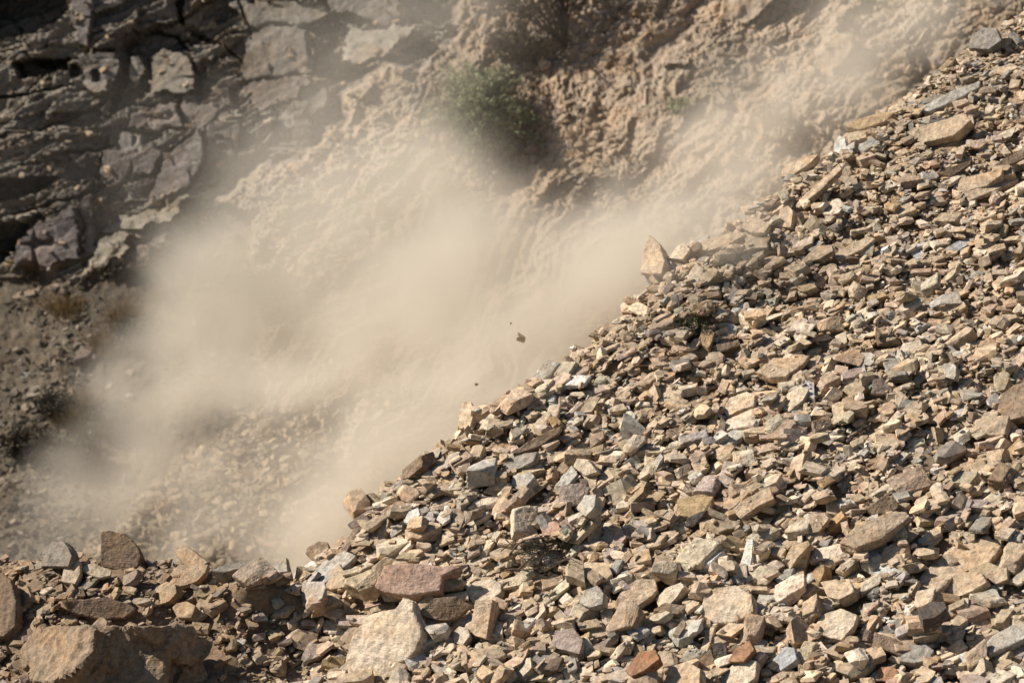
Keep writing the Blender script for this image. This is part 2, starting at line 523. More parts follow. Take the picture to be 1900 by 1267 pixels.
# ---- the rocks one can single out, traced from their faces
# (name, colour, facing, thickness, outline or box (u, v, w, h, angle), label, short reference or None)
FACE = dict(N=tuple(NRM), C=(-.15, -.88, .42), L=(-.62, -.6, .5), U=(-.1, -.4, .9), R=(.5, -.8, .3), M=(-.45, -.62, .64))
HEROES = [
 ('boulder', 'grey', 'L', .6, [(76,1050),(79,1019),(97,1004),(116,1003),(126,1015),(132,1030),(125,1050)], 'pale grey boulder with dark right side at left end of the bank crest', 'the pale grey crest boulder'),
 ('boulder', 'brown', 'C', .5, [(187,1050),(187,987),(200,983),(232,990),(253,1011),(261,1030),(255,1050),(235,1060)], 'upright rough brown block, tallest rock standing on the bank crest', 'the upright brown crest block'),
 ('flat_rock', 'tan', 'L', .35, [(322,1008),(337,1002),(350,1006),(386,1033),(371,1048),(350,1043),(328,1025)], 'tan slab leaning over to the left on the crest of the bank', 'the leaning tan crest slab'),
 ('rock_block', 'grey', 'U', 1.25, [(392,1040),(432,1022),(468,1030),(416,1044)], 'flat topped grey block with dark front face at right end of bank crest', 'the dark flat topped crest block'),
 ('rock_block', 'pale_grey', 'L', .7, [(505,1056),(509,1035),(530,1028),(533,1054)], 'small pale grey cube where the bank crest meets the loose slope', 'the small pale grey crest cube'),
 ('rock_block', 'cream', 'M', .6, [(113,1078),(120,1050),(132,1037),(147,1040),(148,1062),(138,1082)], 'cream block leaning below the pale grey crest boulder', None),
 ('flat_rock', 'cream', 'N', .3, [(146,1052),(172,1044),(206,1057),(205,1066),(185,1072),(160,1063)], 'flat cream slab at the foot of the upright brown crest block', None),
 ('boulder', 'brown', 'M', .6, [(-22,1180),(-16,1075),(4,1064),(20,1075),(28,1115),(26,1160),(8,1182)], 'tall brown boulder at left edge of the bank with black cleft beside it', 'the brown boulder on the left edge'),
 ('flat_rock', 'brown', 'C', .45, [(113,1113),(150,1112),(170,1109),(200,1108),(243,1122),(252,1130),(232,1146),(195,1148),(165,1143),(128,1133)], 'wide dark brown slab lying just above the embedded boulder', None),
 ('flat_rock', 'tan', 'M', .45, [(310,1080),(322,1055),(350,1045),(386,1046),(380,1062),(365,1078),(335,1087)], 'thick layered tan slab below the leaning crest slab', None),
 ('rock_block', 'tan', 'L', .7, (306,1099,46,34,20), 'tan block in the middle of the bank rubble with a shadowed hollow at its right', None),
 ('rock_block', 'tan', 'M', .7, (340,1131,42,30,10), 'tan angular block at the lower right of the bank rubble', None),
 ('flat_rock', 'tan', 'L', .5, [(26,1095),(50,1085),(58,1105),(44,1128),(32,1122)], 'tan angular slab beside the brown boulder on the left edge', None),
 ('boulder', 'earth', 'X', .55, [([(45,1262),(50,1205),(80,1165),(120,1157),(182,1160),(168,1212),(140,1245),(100,1270)], 'L', .5), ([(163,1161),(240,1165),(300,1160),(312,1215),(305,1310),(140,1310),(128,1250)], 'C', .5),
   ([(245,1158),(362,1162),(392,1190),(384,1214),(352,1236),(318,1212),(280,1196)], 'R', .4), ([(298,1200),(372,1212),(380,1262),(350,1310),(303,1310)], 'R', .5)],
   'huge brown layered boulder embedded in the lower left of the bank', 'the huge embedded boulder'),
 ('flat_rock', 'pink', 'M', .55, [(695,1087),(713,1048),(740,1045),(792,1046),(855,1050),(820,1067),(816,1095),(763,1103),(713,1098)], 'long pinkish red layered slab beside the foot of the loose slope', 'the pinkish red slab'),
 ('boulder', 'cream', 'M', .38, [(638,1229),(658,1169),(687,1137),(734,1129),(747,1106),(766,1114),(768,1135),(782,1164),(782,1185),(766,1216),(726,1240),(703,1280),(658,1285),(645,1248)], 'largest pale cream boulder at the bottom, a jagged flat faced slab', 'the largest pale boulder'),
 ('rock_block', 'tan', 'L', .8, [(871,1169),(884,1114),(913,1111),(908,1140),(903,1185),(882,1179)], 'tall wood grained tan block standing on end with a dark right side', 'the tall wood grained block'),
 ('rock', 'cream', 'M', .6, [(861,1098),(882,1079),(911,1072),(929,1082),(929,1098),(908,1114),(876,1116)], 'pale knobbly rock resting on top of the wood grained block', None),
 ('rock', 'brown', 'C', .6, [(774,1137),(805,1108),(845,1106),(876,1122),(845,1148),(818,1151),(789,1143)], 'crumbly brown rock in the shade between pink slab and pale boulder', None),
 ('flat_rock', 'blue', 'M', .3, [(839,1158),(874,1133),(876,1150),(866,1162)], 'small blue grey slab left of the tall wood grained block', None),
 ('rock', 'cream', 'M', .7, [(840,1172),(852,1162),(868,1164),(873,1180),(858,1198),(842,1190)], 'rounded cream stone right of the largest pale boulder', None),
 ('flat_rock', 'tan', 'N', .3, [(674,975),(700,953),(762,912),(767,922),(720,957),(684,984)], 'long thin tan plank of stone at the low end of the slope crest', 'the thin plank on the crest'),
 ('flat_rock', 'tan', 'L', .5, [(697,1003),(703,960),(717,957),(721,965),(712,1004)], 'narrow tan slab standing below the thin plank on the crest', None),
 ('rock_block', 'brown', 'X', .7, [([(745,877),(747,858),(782,833),(784,853),(760,874)], 'L', .7), ([(781,834),(804,824),(812,845),(785,858)], 'R', .8)], 'tan block with a blackish broken end jutting from the low slope crest', 'the jutting block on the low crest'),
 ('rock', 'white', 'M', .6, [(1003,742),(1006,728),(1022,725),(1030,734),(1027,745),(1012,747)], 'white quartz stone near the middle of the slope crest', 'the white quartz near the crest'),
 ('flat_rock', 'grey', 'M', .5, [(931,866),(940,852),(975,840),(997,838),(990,855),(965,868),(940,875)], 'smooth grey slab right of the jutting block on the low crest', None),
 ('rock_block', 'pale_grey', 'M', .7, [(950,900),(953,882),(985,876),(992,884),(975,905),(960,907)], 'pale grey block below the smooth grey slab', None),
 ('rock_block', 'mauve', 'C', .6, [(1034,938),(1040,900),(1075,896),(1095,905),(1080,935),(1055,940)], 'square mauve grey block with a flat front face under the pale prow', 'the square mauve block'),
 ('rock_block', 'pale_grey', 'L', .85, [(1070,944),(1085,919),(1106,917),(1103,940),(1088,958)], 'pale grey block with a black right side at mid slope', None),
 ('rock_block', 'cream', 'L', .7, [(1063,866),(1070,850),(1092,853),(1108,875),(1085,882)], 'cream block with dark fibrous right end lying above the square mauve block', None),
 ('flat_rock', 'brown', 'C', .5, [(950,840),(975,822),(1020,797),(1042,790),(1038,803),(1000,828),(960,842)], 'long dark brown slab over a deep black gap near the crest', 'the dark brown slab near the crest'),
 ('rock_block', 'white', 'M', .6, [(749,969),(757,948),(775,941),(779,954),(765,972)], 'bright white block right of the thin plank on the crest', None),
 ('flat_rock', 'white', 'N', .4, [(810,962),(818,948),(836,950),(835,962),(822,971)], 'white flat stone above the pinkish red slab', None),
 ('rock_block', 'ochre', 'M', .5, [(1253,955),(1258,925),(1300,917),(1324,922),(1316,945),(1295,962)], 'ochre block with level grain and two notches at mid slope', 'the notched ochre block'),
 ('rock_splinter', 'dark', 'C', .6, [(1270,975),(1275,960),(1300,948),(1312,946),(1310,955),(1285,977)], 'dark bark like splinter just below the notched ochre block', None),
 ('flat_rock', 'tan', 'M', .5, [(1360,945),(1375,930),(1415,908),(1428,904),(1436,925),(1405,940),(1375,962)], 'big tan slab with shaded underside right of the notched ochre block', 'the big tan slab at mid slope'),
 ('flat_rock', 'tan', 'M', .45, [(1331,948),(1340,925),(1370,903),(1393,912),(1375,930),(1345,953)], 'tan slab squeezed against left side of the big tan slab at mid slope', None),
 ('flat_rock', 'tan', 'N', .4, [(1557,1007),(1584,979),(1650,950),(1682,948),(1690,958),(1637,998),(1589,1018)], 'longest weathered tan plank of stone on the lower right slope', 'the longest tan plank'),
 ('rock_block', 'ochre', 'L', .8, [(1509,996),(1530,970),(1561,947),(1568,958),(1545,978),(1520,998)], 'ochre brown prism with a sharp upper ridge left of the longest tan plank', 'the ochre prism'),
 ('rock_block', 'tan', 'M', .5, [(1497,990),(1505,955),(1530,950),(1538,962),(1520,985)], 'tan upright slab tucked behind the ochre prism', None),
 ('boulder', 'tan', 'N', .35, [(1692,1092),(1715,1058),(1760,1021),(1831,990),(1858,1014),(1834,1045),(1772,1066),(1726,1112)], 'largest smooth tan slab lying flat at lower right, partly buried', 'the largest smooth slab'),
 ('rock', 'tan', 'M', .55, [(1728,1100),(1740,1070),(1790,1061),(1822,1062),(1832,1080),(1800,1100),(1760,1112)], 'rough lumpy tan rock resting on the largest smooth slab', None),
 ('boulder', 'cream', 'M', .5, [(1507,1168),(1525,1140),(1560,1129),(1590,1140),(1585,1160),(1562,1187),(1540,1182)], 'bright cream boulder with a deep shadow at its right near the bottom', 'the bright cream boulder'),
 ('rock_block', 'dark', 'U', .9, [(1703,1130),(1725,1115),(1752,1116),(1757,1128),(1735,1145),(1712,1148)], 'dark grey faceted prism below the largest smooth slab', 'the dark grey prism'),
 ('rock_block', 'tan', 'U', .7, [(1692,1172),(1700,1164),(1749,1161),(1738,1175),(1695,1185)], 'tan block with stained front directly under the dark grey prism', None),
 ('rock', 'grey', 'M', .6, [(1668,1226),(1680,1196),(1715,1193),(1733,1205),(1722,1225),(1695,1229)], 'grey rock with dark hollows near the bottom right', 'the hollowed grey rock'),
 ('rock', 'blue', 'L', .6, [(1418,1238),(1440,1215),(1455,1198),(1472,1200),(1478,1222),(1445,1244)], 'blue white quartz rock with a dark top at the bottom', 'the blue white quartz rock'),
 ('rock_block', 'rust', 'M', .7, (1645,1250,40,28,0), 'purplish rust block at the bottom beneath the hollowed grey rock', None),
 ('flat_rock', 'pale_grey', 'N', .4, [(1822,1200),(1842,1178),(1880,1158),(1915,1150),(1910,1180),(1870,1200),(1835,1212)], 'pale grey slab at right edge near the bottom right corner', 'the pale grey corner slab'),
 ('flat_rock', 'tan', 'L', .6, [(1458,1040),(1470,1012),(1500,1002),(1503,1010),(1480,1035),(1465,1056)], 'tan slab on edge with a broad black shaded face', None),
 ('rock_block', 'tan', 'M', .7, [(1521,1078),(1550,1074),(1580,1080),(1585,1098),(1558,1114),(1535,1106)], 'brownish tan angular block above the bright cream boulder', None),
 ('rock_block', 'tan', 'L', .8, [(1834,1075),(1840,1055),(1868,1053),(1870,1075),(1848,1083)], 'tan cube beside the upper right of the largest smooth slab', None),
 ('flat_rock', 'tan', 'N', .4, [(1141,1118),(1155,1090),(1184,1074),(1216,1074),(1220,1093),(1211,1103),(1158,1141),(1142,1136)], 'flat six sided tan slab at the bottom centre', 'the six sided tan slab'),
 ('rock_block', 'pale_grey', 'M', .75, [(1074,1118),(1085,1095),(1110,1087),(1120,1100),(1118,1120),(1095,1128)], 'pale grey faceted block left of the six sided tan slab', None),
 ('flat_rock', 'cream', 'L', .7, [(1216,1110),(1235,1090),(1261,1079),(1270,1088),(1250,1110),(1226,1138)], 'pale ridged slab right of the six sided tan slab', None),
 ('flat_rock', 'rust', 'M', .5, [(1158,1242),(1184,1208),(1216,1204),(1224,1222),(1196,1244),(1172,1254)], 'rust orange slab at the bottom centre', 'the rust orange slab'),
 ('rock_block', 'mauve', 'M', .75, [(1020,1196),(1030,1168),(1065,1166),(1081,1185),(1075,1212),(1045,1205)], 'mauve grey cube at the bottom left of the rust orange slab', 'the mauve grey cube'),
 ('rock_block', 'cream', 'M', .7, [(939,1250),(950,1228),(985,1219),(988,1240),(968,1258),(945,1262)], 'cream block at the bottom left of the mauve grey cube', None),
 ('rock_block', 'dark', 'C', .8, (1333,1208,34,36,10), 'dark blue grey block at bottom between rust and pale rocks', None),
 ('boulder', 'cream', 'M', .6, [(1332,1262),(1345,1240),(1380,1220),(1405,1226),(1402,1255),(1375,1280),(1345,1280)], 'cream boulder cut by the bottom edge right of the rust orange slab', None),
 ('boulder', 'cream', 'M', .6, [(1300,1140),(1305,1110),(1330,1090),(1365,1086),(1395,1105),(1400,1135),(1365,1154),(1325,1155)], 'big rounded cream boulder right of the pale ridged slab', 'the big rounded cream boulder'),
 ('flat_rock', 'white', 'L', .5, [(1366,1064),(1378,1030),(1385,1000),(1397,999),(1395,1035),(1388,1066)], 'white upright slab above the big rounded cream boulder', 'the white upright slab'),
 ('rock_block', 'rust', 'M', .6, [(1351,1228),(1362,1205),(1392,1188),(1400,1205),(1380,1228)], 'rust brown block touching the top of the bottom edge cream boulder', None),
 ('rock_block', 'tan', 'M', .6, [(1229,1268),(1240,1235),(1275,1226),(1300,1240),(1298,1280),(1250,1285)], 'tan block cut by the bottom edge just right of the rust orange slab', None),
 ('rock', 'pink', 'M', .6, (1020,981,38,26,10), 'pink grey stone above the twig tangle', None),
 ('rock', 'mauve', 'M', .6, [(1110,1005),(1125,985),(1150,980),(1162,995),(1150,1014),(1125,1016)], 'mauve rounded rock to the right of the twig tangle', None),
 ('flat_rock', 'tan', 'M', .4, [(1478,493),(1490,478),(1517,455),(1543,453),(1546,466),(1520,480)], 'bright tan slab with shaded underside on the upper slope', 'the bright tan slab on the upper slope'),
 ('flat_rock', 'tan', 'N', .35, [(1543,476),(1560,462),(1610,438),(1624,442),(1600,462),(1560,482)], 'grey tan plank next to the bright tan slab on the upper slope', None),
 ('flat_rock', 'tan', 'N', .35, [(1401,690),(1420,678),(1436,663),(1475,664),(1502,658),(1490,675),(1458,698),(1430,700)], 'broad flat tan slab with a black shadow below in the middle of the slope', 'the broad flat slab mid slope'),
 ('rock', 'cream', 'M', .5, [(1446,655),(1460,641),(1482,640),(1488,652),(1470,665),(1452,665)], 'domed cream rock sitting against the broad flat slab mid slope', None),
 ('flat_rock', 'brown', 'C', .4, [(1233,668),(1265,655),(1320,640),(1372,631),(1374,640),(1330,655),(1270,672),(1240,678)], 'long brown wood like slab on the upper middle slope', 'the long brown slab'),
 ('rock', 'cream', 'M', .5, [(1342,762),(1355,738),(1385,727),(1402,735),(1398,752),(1368,762),(1350,772)], 'pinkish cream oval rock in the middle of the slope', 'the oval cream rock'),
 ('flat_rock', 'pale_grey', 'N', .35, [(1333,825),(1350,802),(1395,778),(1412,774),(1405,790),(1370,815),(1345,832)], 'pale grey plank below the oval cream rock', 'the pale grey plank mid slope'),
 ('flat_rock', 'cream', 'M', .5, [(1450,757),(1460,730),(1485,715),(1500,722),(1490,742),(1465,764)], 'pale cream slab below the broad flat slab mid slope', None),
 ('rock', 'mauve', 'C', .6, [(1616,730),(1620,705),(1635,700),(1656,722),(1655,732)], 'dark purplish rock in the right half of the slope', 'the dark purplish rock'),
 ('rock', 'pale_grey', 'M', .7, (1761,688,28,30,0), 'pale grey stone between the dark purplish rock and right edge', 'the pale grey stone by the right edge'),
 ('rock', 'pale_grey', 'M', .7, (1608,664,30,24,0), 'pale grey stone above the dark purplish rock', None),
 ('boulder', 'brown', 'M', .6, [(1850,765),(1856,735),(1880,716),(1912,702),(1912,770),(1870,780)], 'reddish brown boulder cut by the right edge halfway up', 'the reddish brown right edge boulder'),
 ('flat_rock', 'blue', 'N', .35, [(1752,462),(1775,448),(1808,438),(1806,448),(1775,466)], 'blue grey flat stone near the right edge of the upper slope', 'the blue grey flat stone'),
 ('flat_rock', 'tan', 'M', .4, [(1473,383),(1500,355),(1556,303),(1561,314),(1520,355),(1484,386)], 'long tan plank leaning below the upper slope crest', 'the long leaning crest plank'),
 ('rock', 'white', 'L', .6, [(1547,282),(1549,262),(1558,251),(1568,258),(1571,276),(1560,286)], 'white quartz stone standing on the upper slope crest', 'the white crest quartz'),
 ('rock_block', 'tan', 'M', .6, [(1377,424),(1385,405),(1408,402),(1428,418),(1418,432),(1395,432)], 'tan block on the crest left of the upright tan rock', None),
 ('rock_block', 'tan', 'L', .8, [(1443,420),(1447,386),(1462,381),(1472,392),(1466,422)], 'upright tan rock beside lower end of the long leaning crest plank', 'the upright tan crest rock'),
 ('flat_rock', 'pale_grey', 'N', .35, [(1701,203),(1730,186),(1760,172),(1819,150),(1818,162),(1765,190),(1716,210)], 'long pale slab stacked high on the upper crest', 'the long pale upper slab'),
 ('boulder', 'tan', 'M', .5, [(1680,250),(1695,238),(1730,228),(1790,210),(1803,222),(1770,250),(1715,266),(1704,258)], 'large grey tan boulder below the long pale upper slab', 'the large upper boulder'),
 ('boulder', 'grey', 'L', .7, [(1797,90),(1800,68),(1825,50),(1848,52),(1858,75),(1835,92)], 'grey boulder with a black right side near the top right corner', 'the grey top corner boulder'),
 ('flat_rock', 'tan', 'M', .4, [(1770,352),(1783,330),(1820,322),(1862,314),(1858,325),(1830,345),(1790,356)], 'tan slab over black shade near right edge of the upper slope', 'the shaded upper right slab'),
 ('flat_rock', 'brown', 'C', .5, [(1742,326),(1760,312),(1804,296),(1800,306),(1765,328)], 'dark brown slab just above the shaded upper right slab', None),
 ('flat_rock', 'brown', 'C', .5, [(1836,314),(1860,295),(1912,272),(1912,288),(1870,308)], 'long dark brown slab cut by the right edge high up', None),
 ('flat_rock', 'ochre', 'M', .5, [(1570,236),(1590,222),(1640,206),(1660,210),(1640,226),(1595,240)], 'ochre slab poking out of the upper slope crest into the dust', None),
 ('flat_rock', 'tan', 'M', .5, [(1448,330),(1455,305),(1485,292),(1518,286),(1505,302),(1470,325)], 'striped tan slab in thin dust on the upper slope crest', None),
 ('boulder', 'tan', 'L', .7, [(1188,500),(1192,460),(1205,430),(1222,445),(1233,480),(1228,503)], 'pointed tan boulder standing in the dust on the crest', 'the pointed boulder in the dust'),
 ('rock_block', 'tan', 'M', .6, [(851,795),(850,770),(858,747),(874,745),(880,760),(872,790)], 'brownish block half lost in dust on the low crest', None),
 ('flat_rock', 'tan', 'M', .45, [(1280,465),(1300,445),(1370,428),(1384,436),(1350,455),(1300,470)], 'tan slab on the hazy crest right of the pointed boulder', None),
 ('flat_rock', 'cream', 'M', .5, [(1240,478),(1255,458),(1270,450),(1280,462),(1268,482)], 'pale rock on the hazy crest touching the pointed boulder', None),
 ('flat_rock', 'tan', 'N', .35, [(1772,345),(1800,352),(1850,338),(1880,322),(1890,333),(1850,352),(1800,372)], 'flat tan slab directly under the shaded upper right slab', None),
 ('flat_rock', 'brown', 'M', .5, (590,1000,40,34,30), 'tan brown rock at the very foot of the loose slope crest', None),
 ('flat_rock', 'pale_grey', 'M', .4, [(560,1085),(600,1040),(640,1020),(660,1030),(640,1050),(600,1085)], 'broad grey tan slab slanting below the foot of the crest', None),
 ('rock', 'tan', 'M', .5, [(595,1085),(610,1060),(630,1045),(642,1065),(640,1088),(615,1094)], 'tan rounded rock left of the pinkish red slab', None),
 ('flat_rock', 'cream', 'M', .5, [(622,1098),(640,1080),(668,1070),(672,1085),(650,1100)], 'pale slab tip between the tan rounded rock and pinkish red slab', None),
]

PLACED = []          # (object, u, v, colour word, shape word, size, ref or None)

def box_poly(u, v, w, h, ang, rng):
    pts = []
    for (a, b) in ((-.5, -.3), (-.3, -.5), (.25, -.5), (.5, -.2), (.45, .35), (.2, .5), (-.35, .45)):
        pts.append((a * w + rng.normal(0, .05) * w, b * h + rng.normal(0, .05) * h))
    c, s_ = math.cos(math.radians(ang)), math.sin(math.radians(ang))
    return [(u + x * c + y * s_, v - x * s_ + y * c) for x, y in pts]

def hit_field(u, v, lift):
    r = ray(u, v)
    d0 = (ORG @ NRM) / (r @ NRM)
    for d in np.arange(d0 - 3.0, d0 + 3.5, .02):
        P = r * d - ORG
        i = int((P @ E1 - S0) / RES); j = int((P @ E2 - T0) / RES)
        if 0 <= i < len(gs) and 0 <= j < len(gt):
            if P @ NRM < H[i, j] + lift: return r * d
    return r * (d0 + 3.4)

def hull2(pts):
    pts = sorted(set(pts)); out = []
    for seq in (pts, pts[::-1]):
        h = []
        for q in seq:
            while len(h) > 1 and (h[-1][0] - h[-2][0]) * (q[1] - h[-2][1]) - (h[-1][1] - h[-2][1]) * (q[0] - h[-2][0]) <= 0: h.pop()
            h.append(q)
        out += h[:-1]
    return out

def grounded(u, v):
    r = ray(u, v)
    return hit_field(u, v, .0) @ FW < (ORG @ NRM) / (r @ NRM) + .45

def prism(poly, Q, nf, thick, rng):
    nf = np.asarray(nf, float); nf /= np.linalg.norm(nf)
    front = []
    for (u, v) in poly:
        r = ray(u, v); front.append(r * ((Q @ nf) / (r @ nf)))
    front = np.array(front); c = front.mean(0)
    n = len(front)
    mid = c + (front - c) * rng.uniform(.97, 1.03, (n, 1)) - nf * thick * rng.uniform(.35, .6, (n, 1))
    back = c + (front - c) * rng.uniform(.72, .98, (n, 1)) - nf * thick * rng.uniform(.85, 1.1, (n, 1))
    front = front + nf * rng.normal(0, .02, (n, 1)) * np.sqrt(thick)
    return front, mid, back, c, nf

rng = np.random.default_rng(5)
HERO_DIM = {'boulder': 'boulder', 'flat_rock': 'slab', 'rock_block': 'block', 'rock': 'rock', 'rock_splinter': 'splinter'}
for k, (name, colr, face, thk, poly, label, ref) in enumerate(HEROES):
    if isinstance(poly, tuple): poly = box_poly(*poly, rng)
    pieces = [(poly, face, thk)] if face != 'X' else poly
    if face == 'X': poly = hull2([q for pc in pieces for q in pc[0]])
    pu = np.array([p[0] for p in poly], float); pv = np.array([p[1] for p in poly], float)
    kb = int(np.argmax(pv)); ub = .5 * (pu[kb] + pu.mean()); gap = 0       # lower a crest rock until it stands on the rubble
    while gap < 24 and not grounded(ub, pv[kb] - 5 + gap): gap += 3
    if gap: pv = pv + gap; poly = [(a, b + gap) for a, b in poly]; pieces = [([(a, b + gap) for a, b in pc[0]], pc[1], pc[2]) for pc in pieces]
    cu, cv = pu.mean(), pv.mean()
    area = abs(np.sum(pu * np.roll(pv, -1) - np.roll(pu, -1) * pv)) / 2
    d = (ORG @ NRM) / (ray(cu, cv) @ NRM)
    size = math.sqrt(area) * KPX * d
    thick = thk * size
    Q0 = hit_field(cu, cv, thick * ((.15 if name == 'boulder' else 1.0) if face == 'X' else .8))
    kb = int(np.argmax(pv)); Qb = hit_field(.5 * (pu[kb] + cu), pv[kb] + 3, .04)          # a rock on the crest stands on what is under its foot
    if Q0 @ FW - Qb @ FW > .7: Q0 = Q0 * ((Qb @ FW + .15) / (Q0 @ FW))
    bm = bmesh.new(); c = None; allp = []
    for (pc, fc, tk) in pieces:
        nf_ = np.array(FACE[fc]) + (rng.normal(0, .07, 3) if fc != 'U' else 0)
        if face == 'X':
            au, av = np.mean([q[0] for q in pc]), np.mean([q[1] for q in pc])
            Q = ray(au, av) * ((Q0 @ FW) + {'L': .05, 'C': .0, 'U': -.12, 'R': .02 if av < 1205 else .22}[fc])
        else: Q = Q0
        fr, mi, ba, cc_, nf_ = prism(pc, Q, nf_, tk * size, rng)
        if c is None: c = cc_; front, mid, nf = fr, mi, nf_
        n = len(fr); allp += [fr, mi]
        vs = [bm.verts.new(Vector(q - c)) for q in np.concatenate([fr, mi, ba])]
        bm.faces.new(vs[:n]); bm.faces.new(vs[2 * n:][::-1])
        for a in (0, n):
            for i in range(n):
                j = (i + 1) % n
                bm.faces.new((vs[a + i], vs[a + n + i], vs[a + n + j], vs[a + j]))
    bmesh.ops.recalc_face_normals(bm, faces=bm.faces[:])
    ext = float(np.ptp(np.concatenate(allp), 0).max())
    me = voxel(bm, max(ext / 58, size / 62)); bm.free()
    me.name = name
    roughen(me, size * 1.25, nf, 300 + k, .5 if face != 'X' else .9, layers=10)
    me.materials.append(M_ROCK)
    o = link(name, me); o.location = Vector(c)
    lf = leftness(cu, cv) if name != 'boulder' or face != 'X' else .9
    col = np.array(C[colr]) * np.array([1 - .24 * lf, 1 - .27 * lf, 1 - .30 * lf]) * math.exp(rng.normal(0, .05))  # traced bank rocks: browner, with shade and vignetting painted into the colour
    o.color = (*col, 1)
    tag(o, label, 'boulder' if name == 'boulder' else 'rock', 'loose rocks of the rockslide')
    PLACED.append((o, cu, cv, colr, HERO_DIM[name], size, ref))
    # settle it into the height field
    if face == 'X': front = np.concatenate([q for q in allp[::2]])
    A = np.concatenate(allp) - ORG
    fs, ft, fh = (front - ORG) @ E1, (front - ORG) @ E2, (front - ORG) @ NRM
    ls, lt = A @ E1, A @ E2
    i0, i1 = int((ls.min() - S0) / RES), int((ls.max() - S0) / RES) + 2
    j0, j1 = int((lt.min() - T0) / RES), int((lt.max() - T0) / RES) + 2
    i0, j0 = max(i0, 0), max(j0, 0)
    w = (slice(i0, i1), slice(j0, j1))
    if face == 'X':
        hu, hv, _ = proj(fworld(GS[w], GT[w], H[w])); m = in_poly(hu, hv, poly)
    else: m = in_poly(GS[w], GT[w], list(zip(fs, ft)))
    cc = c - ORG
    nl = np.array([nf @ E1, nf @ E2, nf @ NRM])
    if abs(nl[2]) > .1:
        ph = cc @ NRM - ((GS[w] - cc @ E1) * nl[0] + (GT[w] - cc @ E2) * nl[1]) / nl[2]
        ph = np.minimum(ph, fh.max())
        hw = H[w]; hw[m] = np.maximum(hw[m], ph[m])
    PROT[w] |= m
    e = int(min(.16, .45 * size) / RES)
    for q in range(1, e): PROT[i0:i1, max(j0 - q, 0):max(j0 - q, 0) + m.shape[1]] |= m

# ---- further single rocks between them
rng = np.random.default_rng(77)
SINGLES = 300 - len(HEROES)
pts = []
guard = 0
while len(pts) < SINGLES and guard < 60000:
    guard += 1
    s, t, u, v, pr = spot(rng, 1, margin=.1)
    if pr or not (8 < u < 1892 and 8 < v < 1259): continue
    if u < 520 and v < 1060: continue
    if 395 < u < 640 and v > 1100: continue
    if u < 560 and rng.random() < .45: continue
    L = (.18 + .20 * rng.random() ** 1.5) * size_scale(v)
    if any((s - a) ** 2 + (t - b) ** 2 < (.62 * (L + l)) ** 2 for a, b, l in pts): continue
    if PROT[max(int((s - .4 * L - S0) / RES), 0):int((s + .4 * L - S0) / RES), max(int((t - .4 * L - T0) / RES), 0):int((t + .4 * L - T0) / RES)].mean() > .12: continue
    kind, V, P, me = BIG[rng.integers(len(BIG))]
    sc = L * np.array([1, rng.uniform(.85, 1.15), rng.uniform(.8, 1.3)])
    R = yaw_tilt(rng, kind)
    r = drop((V * sc) @ R.T, P, s, t, .62)
    if not isinstance(r, tuple): continue
    z, w, m = r
    PROT[w] |= m
    pts.append((s, t, L))
    name = {'slab': 'flat_rock', 'block': 'rock_block', 'wedge': 'rock', 'splinter': 'rock_splinter'}[kind]
    o = link(name, me)
    Mw = MF @ R @ np.diag(sc)
    mat = Matrix.Identity(4)
    for a in range(3):
        for b in range(3): mat[a][b] = Mw[a, b]
    mat.translation = Vector(fworld(s, t, z))
    o.matrix_world = mat
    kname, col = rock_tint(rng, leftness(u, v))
    o.color = (*col, 1)
    uu, vv, _ = proj(np.array(mat.translation))
    PLACED.append((o, float(uu), float(vv), kname, {'wedge': 'rock'}.get(kind, kind), L, None))

scatter(9000, .06, .195, MID, .55, 3, 202, prot=.3)
scatter(9500, .024, .075, LOW, .5, 3, 303, prot=.5)
me = mesh_from('rubble', np.concatenate(SV), np.concatenate(SF), M_RUB, np.concatenate(SC))
tag(link('rubble', me), 'countless small tan stones filling the rockslide between the larger rocks', 'rubble', kind='stuff')

# ---- earth under the loose rocks
st = 2
bs = np.arange(S0 - 3, S1 + 4, .06); bt = np.arange(T0 - 6, T1 + 4, .06)
BS, BT = np.meshgrid(bs, bt, indexing='ij')
BH = base_height(BS, BT)
PB = np.stack([BS, BT, 0 * BS], -1)
BH = BH + .05 * fbm(PB * 5, 3, 71) + .02 * fbm(PB * 19, 2, 77) - .02
VB = fworld(BS, BT, BH).reshape(-1, 3)
ni, nj = BS.shape
idx = np.arange(ni * nj).reshape(ni, nj)
FB = np.stack([idx[:-1, :-1], idx[1:, :-1], idx[1:, 1:], idx[:-1, 1:]], -1).reshape(-1, 4)
uB, vB, _ = proj(VB)
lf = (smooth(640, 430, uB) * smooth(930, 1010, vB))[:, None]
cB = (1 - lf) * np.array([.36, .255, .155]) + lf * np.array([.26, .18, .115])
tag(link('loose_slope', mesh_from('loose_slope', VB, FB, M_SOIL, cB, True)), 'tan earth of the loose rockslide slope', kind='structure')

